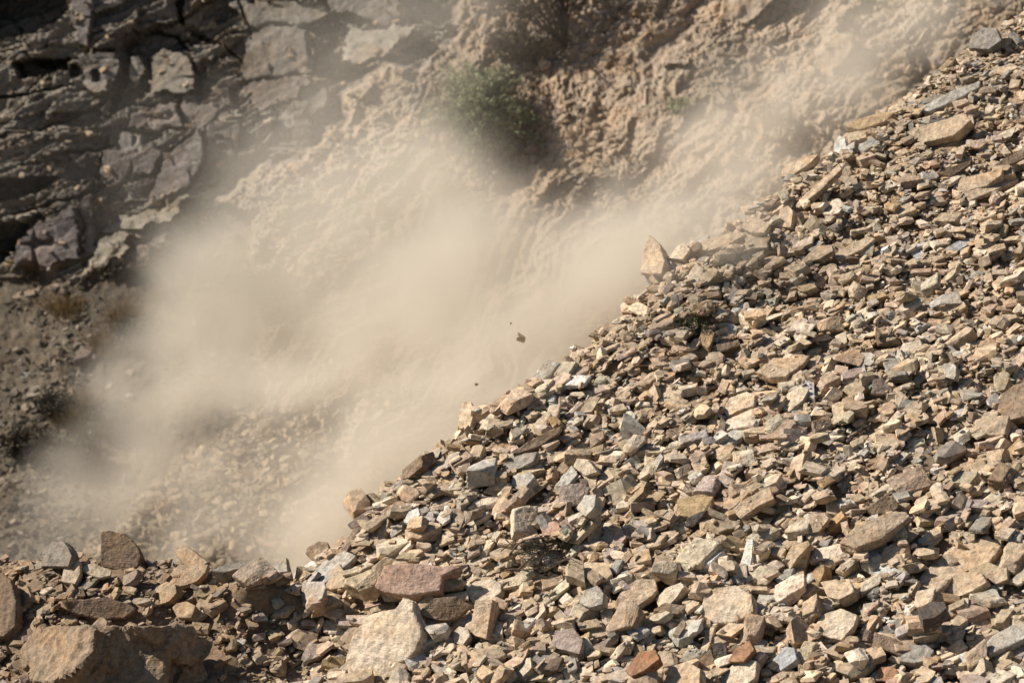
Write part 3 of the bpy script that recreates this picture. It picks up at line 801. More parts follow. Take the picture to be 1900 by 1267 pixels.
# ---- labels for the single rocks
refs = [(p[1], p[2], p[6]) for p in PLACED if p[6]]
CW = dict(tan='tan', cream='cream', grey='grey', pale_grey='pale grey', white='white', pink='pink', rust='rust', ochre='ochre',
          brown='brown', dark='dark', mauve='mauve', blue='blue grey')
ORD = ['nearest', 'second', 'third', 'fourth', 'fifth', 'sixth', 'seventh', 'eighth', 'ninth', 'tenth', 'eleventh', 'twelfth']
def side_of(du, dv):
    a = math.degrees(math.atan2(-dv, du)) % 360
    return ['right of', 'above and right of', 'above', 'above and left of', 'left of', 'below and left of', 'below', 'below and right of'][int((a + 22.5) // 45) % 8]
bucket = {}
for p in PLACED:
    if p[0].get('label'): continue
    o, u, v, cw, sh, L, _ = p
    best = min(refs, key=lambda r: (r[0] - u) ** 2 + (r[1] - v) ** 2)
    key = (cw, sh, side_of(u - best[0], v - best[1]), best[2])
    bucket.setdefault(key, []).append((math.hypot(u - best[0], v - best[1]), o, L))
for (cw, sh, sd, ref), lst in bucket.items():
    lst.sort(key=lambda x: x[0])
    for i, (dd, o, L) in enumerate(lst):
        big = 'large ' if L > .36 else ('small ' if L < .2 else '')
        txt = f"{big}{CW[cw]} {sh} {sd} {ref}"
        if len(lst) > 1: txt = f"{ORD[min(i, 11)]} {CW[cw]} {sh} {sd} {ref}"
        tag(o, txt, 'rock', 'loose rocks of the rockslide')


# ================================================================== HILLSIDE
NB = np.array([-.16, -.66, .73]); NB /= np.linalg.norm(NB)
OB = ray(950, 633) * 57.0
PU = np.arange(-620, 2450, 3.4); PV = np.arange(-340, 1340, 3.4)
UU, VV_ = np.meshgrid(PU, PV, indexing='ij')
M0 = .0092
RB = rays(UU, VV_)
DB = (OB @ NB) / (RB @ NB)
PB0 = RB * DB[..., None]

def wob(sc, seed, amp):
    return amp * fbm(np.stack([UU / sc, VV_ / sc, 0 * UU], -1), 3, seed)

UW = UU + wob(60, 401, 26) + wob(16, 403, 7); VW = VV_ + wob(60, 402, 26) + wob(16, 404, 7)
CLIFF = [(-900, -900), (870, -900), (860, 0), (835, 60), (790, 122), (700, 140), (650, 160), (640, 235), (560, 300), (470, 322), (400, 372), (318, 455),
         (240, 490), (140, 522), (60, 500), (0, 520), (-900, 560)]
SCREE = [(-900, 560), (0, 520), (60, 500), (140, 522), (240, 490), (318, 455), (400, 372), (480, 420), (470, 560), (500, 760), (440, 1400), (-900, 1400)]
MC = in_poly(UW, VW, CLIFF); MS = in_poly(UW, VW, SCREE) & ~MC
ME = ~MC & ~MS

# --- bedded cliff: blocks laid in courses that climb to the right
th = math.radians(24)
a_ = (UU + wob(90, 411, 20)) * math.cos(th) - (VV_ + wob(120, 412, 22)) * math.sin(th)
b_ = (UU + wob(90, 413, 12)) * math.sin(th) + (VV_ + wob(120, 414, 20) + wob(24, 415, 3)) * math.cos(th)
def course(la, lb, seed, amp, slope):
    A, B, ox, oy, e = cells(a_ / la, b_ / lb, seed)
    d = amp * (A - .5) - slope * oy * lb * M0 + (B - .5) * .9 * ox * la * M0 * .5
    return d - .16 * amp * (1 - smooth(0, .05, e)), A, B
c1, A1, B1 = course(250, 74, 51, .62, .34)
c2, A2, B2 = course(120, 30, 52, .26, .38)
c3, A3, B3 = course(70, 9, 53, .10, .5)
P3 = np.stack([UU * M0, VV_ * M0, 0 * UU], -1)
DC = c1 + c2 + .8 * c3 + .05 * fbm(P3 * 3, 4, 61) + .022 * ridged(P3 * 9, 3, 62)
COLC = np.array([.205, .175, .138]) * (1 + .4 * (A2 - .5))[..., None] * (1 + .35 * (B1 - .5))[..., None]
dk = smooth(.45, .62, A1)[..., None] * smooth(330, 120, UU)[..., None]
COLC = COLC * (1 - .45 * dk)  # darker rock at upper left, with corner shade and vignetting put into its colour
SMO = np.ones(UU.shape)

FACETS = [  # polygon, stand-out, vertical lean, sideways lean, colour, roughness
 ([(265,201),(328,195),(343,236),(273,247)], .35, .7, -.1, (.21,.16,.14), .02),
 ([(236,236),(262,200),(269,205),(272,246)], .25, .7, .3, (.19,.15,.13), .02),
 ([(333,196),(400,190),(440,215),(383,232),(346,232)], .3, .6, -.2, (.19,.155,.135), .03),
 ([(273,369),(302,310),(335,254),(383,236),(385,290),(350,350),(295,363)], .75, .8, -.3, (.20,.165,.16), .03),
 ([(385,236),(442,236),(442,295),(391,343),(352,350),(386,290)], .7, .8, .25, (.17,.14,.125), .05),
 ([(184,339),(192,280),(273,265),(310,280),(276,321),(221,335)], .6, .85, -.05, (.185,.155,.15), .03),
 ([(96,335),(96,310),(155,291),(190,284),(181,335),(122,338)], .15, .9, .3, (.10,.085,.08), .03),
 ([(30,500),(37,457),(63,416),(122,398),(150,390),(150,470),(90,495)], .85, .85, -.1, (.16,.135,.145), .03),
 ([(152,390),(177,369),(184,416),(175,450),(152,470)], .8, .8, .3, (.17,.14,.145), .03),
 ([(446,155),(461,74),(498,48),(575,55),(575,138),(520,140)], .5, .75, -.15, (.26,.225,.185), .03),
 ([(447,158),(520,142),(575,142),(553,184),(475,206)], .7, .8, -.15, (.22,.175,.15), .03),
 ([(280,170),(280,107),(313,96),(354,110),(357,162),(321,173)], .7, .6, -.35, (.27,.235,.185), .05),
 ([(362,112),(392,105),(382,150),(365,160)], .6, .7, .3, (.25,.21,.17), .05),
 ([(245,112),(272,105),(275,140),(255,165),(246,150)], .55, .7, .2, (.22,.195,.16), .06),
 ([(420,7),(480,0),(575,11),(620,33),(575,46),(450,46)], .55, .7, -.1, (.25,.22,.18), .04),
 ([(597,-20),(745,-20),(740,36),(685,38),(619,28)], .45, .8, -.05, (.24,.21,.18), .02),
 ([(748,-20),(790,-20),(782,30),(750,40)], .05, .8, .3, (.15,.13,.115), .02),
 ([(637,114),(652,55),(711,50),(777,60),(730,100),(690,120),(655,129)], .9, .55, -.45, (.38,.34,.26), .04),
 ([(779,60),(786,85),(755,118),(692,122),(732,100)], .6, .8, .55, (.25,.22,.18), .04),
 ([(136,-20),(173,-20),(173,38),(138,36)], .55, .7, 0, (.17,.145,.15), .02),
 ([(138,38),(174,42),(172,81),(140,85)], .4, .75, -.1, (.175,.145,.15), .02),
 ([(144,103),(221,96),(226,122),(199,181),(158,162)], .65, .7, .15, (.19,.165,.15), .05),
 ([(155,153),(180,158),(205,148),(200,180),(176,178)], .85, .4, -.2, (.30,.26,.21), .04),
 ([(230,250),(246,247),(262,258),(256,278),(232,276)], .75, .6, -.1, (.26,.24,.22), .05),
 ([(140,520),(165,480),(188,447),(230,440),(262,442),(230,470),(185,515)], .6, .35, -.2, (.34,.29,.21), .08),
 ([(240,490),(255,460),(290,445),(318,440),(318,470),(262,488)], .5, .6, .1, (.22,.18,.15), .05),
 ([(185,440),(230,405),(300,385),(368,365),(330,400),(262,432)], .55, .15, -.2, (.36,.31,.22), .08),
 ([(512,236),(545,190),(600,172),(606,190),(575,215),(530,240)], .5, .7, -.1, (.30,.26,.2), .07),
 ([(545,215),(575,195),(572,265),(548,280)], .35, .8, .2, (.22,.19,.155), .06),
]
for (poly, d0, lean, side, colr, rgh) in FACETS:
    px = np.array([p[0] for p in poly]); py = np.array([p[1] for p in poly])
    cu, cv = px.mean(), py.mean()
    m = in_poly(UU + wob(34, 421, 16) + wob(9, 428, 3), VV_ + wob(34, 422, 16) + wob(9, 429, 3), poly)
    f = .42 * d0 + .78 * lean * (cv - VV_) * M0 - side * (UU - cu) * M0 + rgh * fbm(P3 * 5, 3, 63) + .10 * (c2 + c3) - .12 * smooth(.78, .95, ridged(P3 * 1.1 + 3, 2, 65))
    DC = np.where(m, f, DC)
    COLC = np.where(m[..., None], .5 * COLC + .45 * np.array(colr) * (1 + .25 * fbm(P3 * 2.5, 3, 64))[..., None], COLC)
for poly, dp in (([(-40,-40),(125,-40),(118,30),(100,44),(40,62),(-40,78)], 1.3), ([(18,118),(60,108),(125,106),(126,130),(80,140),(33,147)], 1.1),
                 ([(-40,338),(60,326),(112,328),(90,350),(40,366),(-40,380)], 1.2), ([(-40,420),(30,408),(50,415),(20,470),(-40,520)], 1.3),
                 ([(228,92),(244,96),(240,140),(222,180),(205,222),(196,215),(212,165),(232,125)], 1.0), ([(128,122),(146,124),(150,140),(132,142)], .7),
                 ([(171,132),(192,130),(186,156),(172,150)], .6), ([(330,5),(345,0),(338,45),(330,40)], .5), ([(422,165),(442,160),(442,205),(428,190)], .7),
                 ([(270,112),(284,108),(280,172),(270,172)], .6), ([(372,118),(390,110),(380,165),(366,160)], .4),
                 ([(1385,52),(1420,22),(1445,0),(1470,-30),(1490,-20),(1430,40),(1395,66)], .0)):
    m = in_poly(UU + wob(14, 423, 5), VV_ + wob(14, 424, 5), poly)
    DC = np.where(m, DC - dp, DC)

for line in ([(250,197),(330,190),(345,238),(272,248),(236,238)], [(440,-10),(470,74)], [(180,345),(191,284),(196,255)], [(395,104),(365,172)], [(40,306),(120,290),(205,272)], [(-60,262),(60,243),(145,214)],
             [(150,472),(163,425),(152,388)], [(446,158),(520,142),(580,140)], [(430,60),(500,48),(580,54)], [(-60,190),(60,170),(130,158)], [(385,238),(388,290),(352,352)], [(575,55),(578,140)], [(655,128),(735,105),(790,84)],
             [(20,400),(130,372),(196,345)], [(310,290),(420,205),(470,180)], [(595,0),(622,34),(690,40)], [(100,215),(170,205),(205,225)], [(350,60),(410,80),(440,110)], [(250,60),(330,66),(352,96)]):
    w_u, w_v = UU + wob(26, 426, 8), VV_ + wob(26, 427, 8)
    for (x0, y0), (x1, y1) in zip(line[:-1], line[1:]):
        dx, dy = x1 - x0, y1 - y0
        tt = np.clip(((w_u - x0) * dx + (w_v - y0) * dy) / (dx * dx + dy * dy), 0, 1)
        dist = np.hypot(w_u - x0 - tt * dx, w_v - y0 - tt * dy)
        DC = DC - .26 * (1 - smooth(1., 4., dist))

# --- eroded earth on the right, worn into runnels that fall to the lower left
th2 = math.radians(52)
al = UU * math.cos(th2) - VV_ * math.sin(th2); ac = UU * math.sin(th2) + VV_ * math.cos(th2)
aw = ac + wob(120, 431, 60)
G = np.stack([al * M0 * .30, aw * M0 * 1.1, 0 * UU], -1)
g2 = np.stack([al * M0 * .9, aw * M0 * 2.4, 0 * UU + 4], -1)
DE = .55 * fbm(P3 * .32, 3, 71) + .30 * ridged(G, 3, 72) + .20 * ridged(g2, 3, 73) + .20 * fbm(P3 * 1.6, 4, 74) + .10 * ridged(P3 * 3.6, 4, 75) + .045 * fbm(P3 * 11, 3, 76)
cl, Ae, Be, oex, oey = 0, *cells((UU + wob(30, 441, 14)) / 34, (VV_ + wob(30, 442, 14)) / 24, 77)[:4]
lump = smooth(.62, .9, Ae) * smooth(.1, .5, fbm(P3 * .7, 2, 78) + .35)
bil = lambda f, s: np.abs(vnoise(P3 * f + .25 * fbm(P3 * f * 1.7, 2, s + 1)[..., None], s))
g4 = np.stack([al * M0 * .45, aw * M0 * 2.2, 0 * UU + 14], -1); g5 = np.stack([al * M0 * 1.3, aw * M0 * 6, 0 * UU + 19], -1)
def clods(lx, ly, seed, amp):
    A, B, ox, oy, e = cells((UU + wob(lx * 1.5, seed + 1, lx * .5)) / lx, (VV_ + .5 * UU + wob(lx * 1.5, seed + 2, ly * .6)) / ly, seed)
    return amp * ((A - .5) + (B - .5) * 1.3 * ox - .9 * oy - .5 * (1 - smooth(0, .12, e)))
rough = .35 + .65 * smooth(-.3, .3, fbm(P3 * .55 + 21, 3, 879))
DE = .30 * DE + .13 * ridged(g4, 3, 915) + .07 * ridged(g5, 3, 916) + rough * (clods(70, 44, 900, .08) + clods(30, 20, 905, .045) + clods(14, 10, 910, .036)) + .045 * fbm(P3 * 7, 4, 889) + .02 * ridged(P3 * 17, 2, 890) + .14 * lump + .38
for poly, d0, lean, side in (([(1385,48),(1440,0),(1470,-30),(1440,-60),(1330,-20),(1340,40)], .75, .5, -.2), ([(1500,130),(1545,68),(1580,75),(1570,105),(1530,150)], .6, .6, -.4),
                             ([(1190,170),(1198,165),(1210,172),(1208,192),(1196,200)], .45, .5, .3)):
    cu = np.mean([p[0] for p in poly]); cv = np.mean([p[1] for p in poly])
    m = in_poly(UU + wob(20, 425, 8), VV_ + wob(20, 426, 8), poly)
    DE = np.where(m, .3 + d0 * .6 + lean * (cv - VV_) * M0 - side * (UU - cu) * M0 + .12 * fbm(P3 * 4, 3, 79), DE)
tone = smooth(-.25, .3, fbm(P3 * .8 + 5, 4, 80))[..., None]
COLE = (1 - tone) * np.array([.275, .21, .147]) + tone * np.array([.40, .30, .208])
gryp = smooth(.18, .4, fbm(P3 * 1.1 + 31, 4, 81))[..., None]
COLE = COLE * (1 - .35 * gryp) + .35 * gryp * np.array([.30, .26, .21])

# --- scree on the left
DS = .25 * fbm(P3 * .5, 3, 91) + .10 * fbm(P3 * 2.2, 3, 92) + .05 * fbm(P3 * 8, 4, 93) + .0022 * np.maximum(VV_ - 520, 0) - .25
t2 = smooth(-.2, .3, fbm(P3 * 1.2 + 9, 4, 94))[..., None]
COLS = (1 - t2) * np.array([.085, .066, .045]) + t2 * np.array([.135, .106, .072])

def soften(mask, k=2):
    f = mask.astype(float)
    for _ in range(k):
        f = (f + np.roll(f, 1, 0) + np.roll(f, -1, 0) + np.roll(f, 1, 1) + np.roll(f, -1, 1)) / 5
    return f
wc, ws = soften(MC, 3), soften(MS, 6)
we = np.clip(1 - wc - ws, 0, 1)
DD = wc * DC + ws * DS + we * DE
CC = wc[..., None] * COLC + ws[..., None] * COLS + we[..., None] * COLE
# a cone of fresh rubble below, in the dust
MOUND = [(190, 1010), (240, 950), (300, 890), (380, 835), (455, 772), (500, 768), (560, 800), (720, 1000), (760, 1200), (60, 1250)]
mm = soften(in_poly(UW, VW, MOUND), 4)
DD = DD + mm * (.45 + .25 * fbm(P3 * 1.3, 3, 95))
CC = (1 - mm[..., None]) * CC + mm[..., None] * np.array([.26, .195, .125])
PH = PB0 - DD[..., None] * FW            # stands out towards the valley

ni, nj = UU.shape
idx = np.arange(ni * nj).reshape(ni, nj)
FH = np.stack([idx[:-1, :-1], idx[:-1, 1:], idx[1:, 1:], idx[1:, :-1]], -1)
kind_f = np.where(MC[:-1, :-1], 0, np.where(MS[:-1, :-1], 1, 2))
for k, (nm, lb) in enumerate((('cliff_terrain', 'dark bedded rock cliff'), ('scree_terrain', 'grey brown scree slope below the cliff'),
                              ('hillside_terrain', 'eroded tan earth hillside'))):
    f = FH[kind_f == k]
    used, inv = np.unique(f, return_inverse=True)
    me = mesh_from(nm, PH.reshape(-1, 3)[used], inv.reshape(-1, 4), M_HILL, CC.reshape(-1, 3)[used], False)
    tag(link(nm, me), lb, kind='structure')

def hill(u, v, off=0.0):
    i = int(np.clip(round((u - PU[0]) / 3.4), 0, ni - 1)); j = int(np.clip(round((v - PV[0]) / 3.4), 0, nj - 1))
    return PH[i, j] + off * NB

# --- loose stones on the scree, on the rubble cone and below the runnels
MB_ = np.stack(np.cross(NB, [1, 0, 0]) if False else [np.array([1, 0, 0]), np.cross(NB, [1, 0, 0]), NB], 1)
def hill_stones(name, label, n, weight, lo, hi, pal, seed):
    rng = np.random.default_rng(seed)
    w = weight.ravel(); w = w / w.sum()
    ids = rng.choice(len(w), n, p=w)
    SVh, SFh, SCh, off = [], [], [], 0
    fl = PH.reshape(-1, 3)
    for q in ids:
        kind, V, P, VV, FF = LOW[rng.integers(len(LOW))]
        L = lo + (hi - lo) * rng.random() ** 2.2
        R = MB_ @ rot(math.radians(rng.normal(30, 50)), rng.uniform(0, 6.28), math.radians(rng.normal(0, 26)))
        SVh.append((fl[q] + NB * L * .10 + rng.normal(0, .02, 3) + (VV * L) @ R.T).astype(np.float32)); SFh.append(FF + off); off += len(VV)
        c = np.array(pal[rng.integers(len(pal))]) * math.exp(rng.normal(0, .15))
        SCh.append(np.repeat(c[None], len(VV), 0))
    me = mesh_from(name, np.concatenate(SVh), np.concatenate(SFh), M_RUB, np.concatenate(SCh))
    tag(link(name, me), label, kind='stuff')
inview = (UU > -120) & (UU < 2020) & (VV_ > -100) & (VV_ < 1180)
clump = np.clip(fbm(P3 * .9 + 3, 3, 96) + .25, 0.02, 1)
hill_stones('scree_gravel', 'small grey brown stones scattered over the scree', 5200, MS * inview * clump, .022, .15,
            [(.13,.105,.078), (.17,.14,.105), (.10,.083,.066), (.23,.19,.14)], 501)
hill_stones('cone_rubble', 'tan rubble of the dust covered cone below the scree', 4200, (mm > .5) * inview * 1.0, .05, .22, [(.31,.235,.155), (.35,.27,.18), (.27,.205,.135)], 502)
hill_stones('hillside_gravel', 'small stones lodged in the eroded earth hillside', 6500, ME * inview * clump ** 2 + MC * inview * .10 * (A3 > .5), .03, .20,
            [(.42,.30,.19), (.36,.27,.18), (.30,.24,.18)], 503)

# --- single stones on the scree
rng = np.random.default_rng(9)
SCREE_ROCKS = [
 ('rock', 'mauve', 'U', .7, [(136,669),(147,645),(158,624),(181,632),(177,646),(160,660)], 'tan wedge shaped rock with a dark underside alone on the scree'),
 ('flat_rock', 'cream', 'N', .3, [(41,739),(59,716),(81,713),(74,731)], 'pale pointed flat rock lying on the scree under the dark wedge rock'),
 ('flat_rock', 'tan', 'N', .4, [(31,517),(41,503),(63,503),(50,514)], 'brown tan flat rock at the foot of the dark cliff'),
 ('flat_rock', 'cream', 'N', .4, [(192,722),(203,709),(213,710),(205,720)], 'small pale flat rock to the right of the pale pointed rock on the scree'),
 ('rock', 'tan', 'M', .6, [(124,734),(127,722),(134,720),(135,732)], 'small tan upright rock between two pale flat rocks on the scree'),
 ('flat_rock', 'tan', 'N', .35, [(10,549),(40,540),(75,534),(70,545),(30,555)], 'long tan flat rock at left edge beneath the cliff foot'),
 ('rock', 'tan', 'M', .6, [(85,535),(100,524),(112,527),(104,540)], 'tan rock right of the long flat rock at the cliff foot'),
 ('flat_rock', 'pale_grey', 'N', .4, [(38,700),(46,688),(56,690),(50,701)], 'small grey flat rock just above the pale pointed rock'),
 ('rock', 'cream', 'M', .5, [(158,800),(165,793),(172,797),(166,806)], 'small pale rock on the scree among dry shrubs'),
 ('rock', 'tan', 'M', .6, [(232,690),(240,683),(248,687),(243,697)], 'small tan rock on the scree at the edge of the dust'),
 ('flat_rock', 'cream', 'N', .4, [(35,755),(50,745),(58,755),(46,763)], 'small pale stone right under the pale pointed flat rock'),
]
DULL = .52
for k, (nm, colr, face, thk, poly, lb) in enumerate(SCREE_ROCKS):
    pu = np.array([p[0] for p in poly], float); pv = np.array([p[1] for p in poly], float)
    cu, cv = pu.mean(), pv.mean()
    area = abs(np.sum(pu * np.roll(pv, -1) - np.roll(pu, -1) * pv)) / 2
    Q = hill(cu, cv); size = math.sqrt(area) * M0; thick = thk * size
    Q = Q * (1 - .5 * thick / np.linalg.norm(Q))
    front, mid, back, c, nf = prism(poly, Q, FACE[face], thick, rng)
    n = len(front); bm = bmesh.new()
    vs = [bm.verts.new(Vector(p - c)) for p in np.concatenate([front, mid, back])]
    bm.faces.new(vs[:n]); bm.faces.new(vs[2 * n:][::-1])
    for a in (0, n):
        for i in range(n): bm.faces.new((vs[a + i], vs[a + n + i], vs[a + n + (i + 1) % n], vs[a + (i + 1) % n]))
    bmesh.ops.recalc_face_normals(bm, faces=bm.faces[:])
    me = voxel(bm, size / 18); bm.free(); roughen(me, size * 1.2, nf, 700 + k, .6, 8)
    me.name = nm; me.materials.append(M_ROCK)
    o = link(nm, me); o.location = Vector(c); o.color = (*(np.array(C[colr]) * (.5 if colr in ('cream', 'pale_grey') else .5)), 1)
    tag(o, lb, nm.replace('_', ' '), 'single rocks on the scree')

# --- stones in the air
for k, (u, v, d, w, h, lb) in enumerate(((967, 627, 41.2, 16, 20, 'largest stone flying through the dust, with a dark lower corner'),
                                         (884, 713, 39.5, 6, 9, 'tiny dark stone flying low in the dust near the slope crest'),
                                         (948, 600, 41, 4, 5, 'tiniest speck of flying stone above the largest flying stone'))):
    kind, V, P, me = [b for b in BIG if b[0] in ('block', 'wedge')][(0, 3, 5)[k]]
    o = link('flying_rock', me)
    sc = w * KPX * d
    o.location = Vector(ray(u, v) * d); o.scale = (sc, sc, sc * 1.5); o.rotation_euler = (.6 + k, .4, .8 * k)
    o.color = (*(np.array(C['brown' if k else 'tan']) * .8), 1)
    tag(o, lb, 'rock', 'stones falling through the air')

# ================================================================== PLANTS AND TWIGS
class Geo:
    def __init__(self): self.V, self.F, self.n = [], [], 0
    def add(self, V, F):
        self.V.append(np.asarray(V, float)); self.F.append(np.asarray(F, int) + self.n); self.n += len(V)
    def tube(self, pts, r0, r1, sides=5):
        pts = np.asarray(pts, float); n = len(pts); out = []
        for i in range(n):
            t = pts[min(i + 1, n - 1)] - pts[max(i - 1, 0)]; t /= np.linalg.norm(t) + 1e-9
            a = np.cross(t, [.31, .2, .93]); a /= np.linalg.norm(a) + 1e-9; b = np.cross(t, a)
            r = r0 + (r1 - r0) * i / (n - 1)
            for k in range(sides):
                q = 2 * math.pi * k / sides; out.append(pts[i] + r * (math.cos(q) * a + math.sin(q) * b))
        F = [(i * sides + k, i * sides + (k + 1) % sides, (i + 1) * sides + (k + 1) % sides, (i + 1) * sides + k) for i in range(n - 1) for k in range(sides)]
        self.add(out, F)
    def leaf(self, p, d, w, rng):
        d = np.asarray(d); L = np.linalg.norm(d); s = np.cross(d / L, rng.normal(0, 1, 3)); s /= np.linalg.norm(s) + 1e-9
        m = p + d * .5
        self.add([p, m + s * w, p + d, m - s * w], [(0, 1, 2, 3)])
    def build(self, name, mat, parent=None):
        return link(name, mesh_from(name, np.concatenate(self.V), np.concatenate(self.F), mat), parent)

def curve(p, d, L, n, rng, droop=.0, jit=.12):
    pts = [np.array(p, float)]; d = np.array(d, float); d /= np.linalg.norm(d)
    for i in range(n):
        d = d + rng.normal(0, jit, 3) + np.array([0, 0, -droop]); d /= np.linalg.norm(d)
        pts.append(pts[-1] + d * L / n)
    return np.array(pts)

def empty(name, loc, label, cat, group=None):
    o = bpy.data.objects.new(name, None); COL.objects.link(o); o.location = Vector(loc); o.empty_display_size = .2
    return tag(o, label, cat, group)

def keep_world(o, par):
    o.parent = par; o.matrix_parent_inverse = Matrix.Translation(-par.location)

# green bush
rng = np.random.default_rng(31)
pb = hill(900, 262, .05)
root = empty('bush', pb, 'feathery green bush growing on the earth hillside in the dust', 'bush')
st_, lv = Geo(), Geo()
for k in range(480):
    tu, tv = 884 + rng.normal(0, 62), 226 + rng.normal(0, 62)
    if ((tu - 884) / 124) ** 2 + ((tv - 226) / 106) ** 2 > 1 + .35 * math.sin(5 * math.atan2(tv - 226, tu - 884)) + .3 * rng.random() - .15: continue
    tip = hill(tu, tv, .1 + .6 * rng.random() * max(.2, 1 - ((tu - 884) / 98) ** 2 - ((tv - 226) / 106) ** 2))
    base = pb + rng.normal(0, .12, 3)
    mid = (base + tip) / 2 + NB * .35 + np.array([0, 0, .25])
    pts = np.array([(1 - t) ** 2 * base + 2 * t * (1 - t) * mid + t * t * tip for t in np.linspace(0, 1, 9)])
    st_.tube(pts, .012, .003, 3)
    for q in range(38):
        t = .35 + .65 * rng.random(); i = t * 8; a = int(min(i, 7)); p = pts[a] + (pts[a + 1] - pts[a]) * (i - a)
        d = (pts[a + 1] - pts[a]); d /= np.linalg.norm(d) + 1e-9
        dd = d * .6 + rng.normal(0, .75, 3) + np.array([0, 0, -.1]); dd /= np.linalg.norm(dd)
        lv.leaf(p + rng.normal(0, .02, 3), dd * rng.uniform(.05, .12), rng.uniform(.006, .013), rng)
for g, nm, mt in ((st_, 'stems', M_STEM), (lv, 'foliage', M_LEAF)): keep_world(g.build(nm, mt), root)

# bare shrub at the top
rng = np.random.default_rng(33)
ps = hill(1048, 98, .1)
root = empty('bare_shrub', ps, 'dark bare shrub with fanned leafless branches at top of the hillside', 'shrub')
tr, tw, dl = Geo(), Geo(), Geo()
for k, (tu, tv, r) in enumerate(((1022, -40, .05), (1000, -30, .035), (975, -10, .03), (1050, -60, .05), (940, 10, .025), (915, 5, .02), (905, 62, .018), (960, -60, .03), (1075, -50, .035),
                                 (1100, -20, .025), (1010, 40, .025), (930, 70, .014), (880, -20, .022), (862, 30, .016), (890, -60, .02), (1030, -80, .04), (985, 60, .02))):
    tip = hill(tu, tv, .7 + .3 * rng.random())
    mid = (ps + tip) / 2 + NB * .25 + np.array([0, 0, .12])
    pts = np.array([(1 - t) ** 2 * ps + 2 * t * (1 - t) * mid + t * t * tip for t in np.linspace(0, 1, 10)]) + rng.normal(0, .012, (10, 3))
    tr.tube(pts, r * .95, r * .35, 5)
    for q in range(12):
        i = rng.integers(3, 9); d = pts[i] - pts[i - 1]; d = d / np.linalg.norm(d) + rng.normal(0, .5, 3)
        c2_ = curve(pts[i], d, rng.uniform(.3, .7), 6, rng, .05)
        tw.tube(c2_, .014, .005, 3)
        for z in range(4):
            c3_ = curve(c2_[rng.integers(2, 6)], d + rng.normal(0, .7, 3), rng.uniform(.15, .35), 4, rng, .06)
            tw.tube(c3_, .005, .002, 3)
            if tv > -10 or q < 4:
                for y in range(5): dl.leaf(c3_[rng.integers(0, 4)], rng.normal(0, .035, 3), .010, rng)
for g, nm, mt in ((tr, 'branches', M_STEM), (tw, 'twigs', M_TWIG), (dl, 'dry_foliage', M_DRYLEAF)): keep_world(g.build(nm, mt), root)

# low shrubs and grass tufts
def shrub(u, v, ru, rv, label, leafmat, nm='shrub', n=110, leaves=40, h=.35, cat='shrub', group='low shrubs on the hillside', lw=.018):
    rng = np.random.default_rng(int(u * 7 + v))
    root = empty(nm, hill(u, v, 0), label, cat, group)
    a, b = Geo(), Geo()
    for k in range(n):
        x, y = rng.normal(0, .5, 2)
        if x * x + y * y > 1: continue
        p = hill(u + x * ru * .7, v + y * rv * .7, 0)
        d = NB * .7 + np.array([rng.normal(x * .4, .4), 0, .55 + rng.normal(0, .3)])
        c_ = curve(p, d, h * rng.uniform(.6, 1.2), 5, rng, .08)
        a.tube(c_, .006, .002, 3)
        for q in range(leaves):
            b.leaf(c_[rng.integers(1, 6)] + rng.normal(0, .03, 3), rng.normal(0, .05, 3), lw, rng)
    keep_world(a.build('stems', M_TWIG), root); keep_world(b.build('foliage', leafmat), root)

shrub(1258, 209, 24, 13, 'small grey green plant on the bare upper hillside', M_LEAF, 'small_plant', 40, 20, .16, 'plant')
shrub(72, 838, 55, 30, 'dark low shrub nearest left edge at the lower left of the scree', M_DARKSHRUB, h=.42)
shrub(150, 862, 60, 30, 'broad dark low shrub right of the one at the left edge', M_DARKSHRUB, h=.45)
shrub(215, 800, 34, 26, 'dark low shrub beside the golden grass tuft', M_DARKSHRUB, h=.4)
shrub(262, 640, 32, 34, 'dark olive shrub on the scree at the edge of the dust', M_DARKSHRUB, h=.38)
shrub(112, 768, 22, 18, 'small dark shrub above the broad dark shrubs on the scree', M_DARKSHRUB, h=.3)
shrub(490, 556, 66, 34, 'brown rounded shrub half hidden in the middle of the dust', M_DRYLEAF, h=.5, n=150)
shrub(1428, 228, 46, 22, 'tangle of exposed dry roots on the hillside right of the small plant', M_DRYLEAF, 'root_tangle', 60, 3, .4, 'roots')
shrub(960, 108, 50, 26, 'low brown brush underneath the bare shrub', M_DRYLEAF, h=.4, n=110)
shrub(225, 512, 24, 16, 'small dull green shrub at the foot of the pale cliff rocks', M_DARKSHRUB, h=.26, n=40)

def tuft(u, v, ru, h, label):
    rng = np.random.default_rng(int(u * 3 + v)); g = Geo()
    o0 = hill(u, v, 0)
    for k in range(420):
        x, y = rng.normal(0, .45, 2)
        p = hill(u + x * ru, v + y * ru * .6, -.01)
        c_ = curve(p, NB * .5 + np.array([rng.normal(0, .45), 0, .9]), h * rng.uniform(.6, 1.5), 4, rng, .14)
        g.tube(c_, .0075, .002, 3)
    o = g.build('grass_tuft', M_STRAW)
    tag(o, label, 'grass', 'dry grass tufts on the scree')
tuft(168, 762, 34, .30, 'golden dry grass tuft in the middle of the dark shrubs')
tuft(236, 602, 36, .26, 'dry grass tuft above the dark olive shrub on the scree')
tuft(272, 606, 28, .30, 'tall straw tuft at the dust edge beside the dark olive shrub')
tuft(300, 556, 30, .22, 'thin straw tuft highest up along the dust edge')
tuft(196, 648, 26, .22, 'thin straw tuft right of the dark wedge rock')
tuft(140, 790, 30, .26, 'dry grass tuft down left of the golden one')
tuft(120, 575, 40, .16, 'low dry grass patch under the cliff foot')

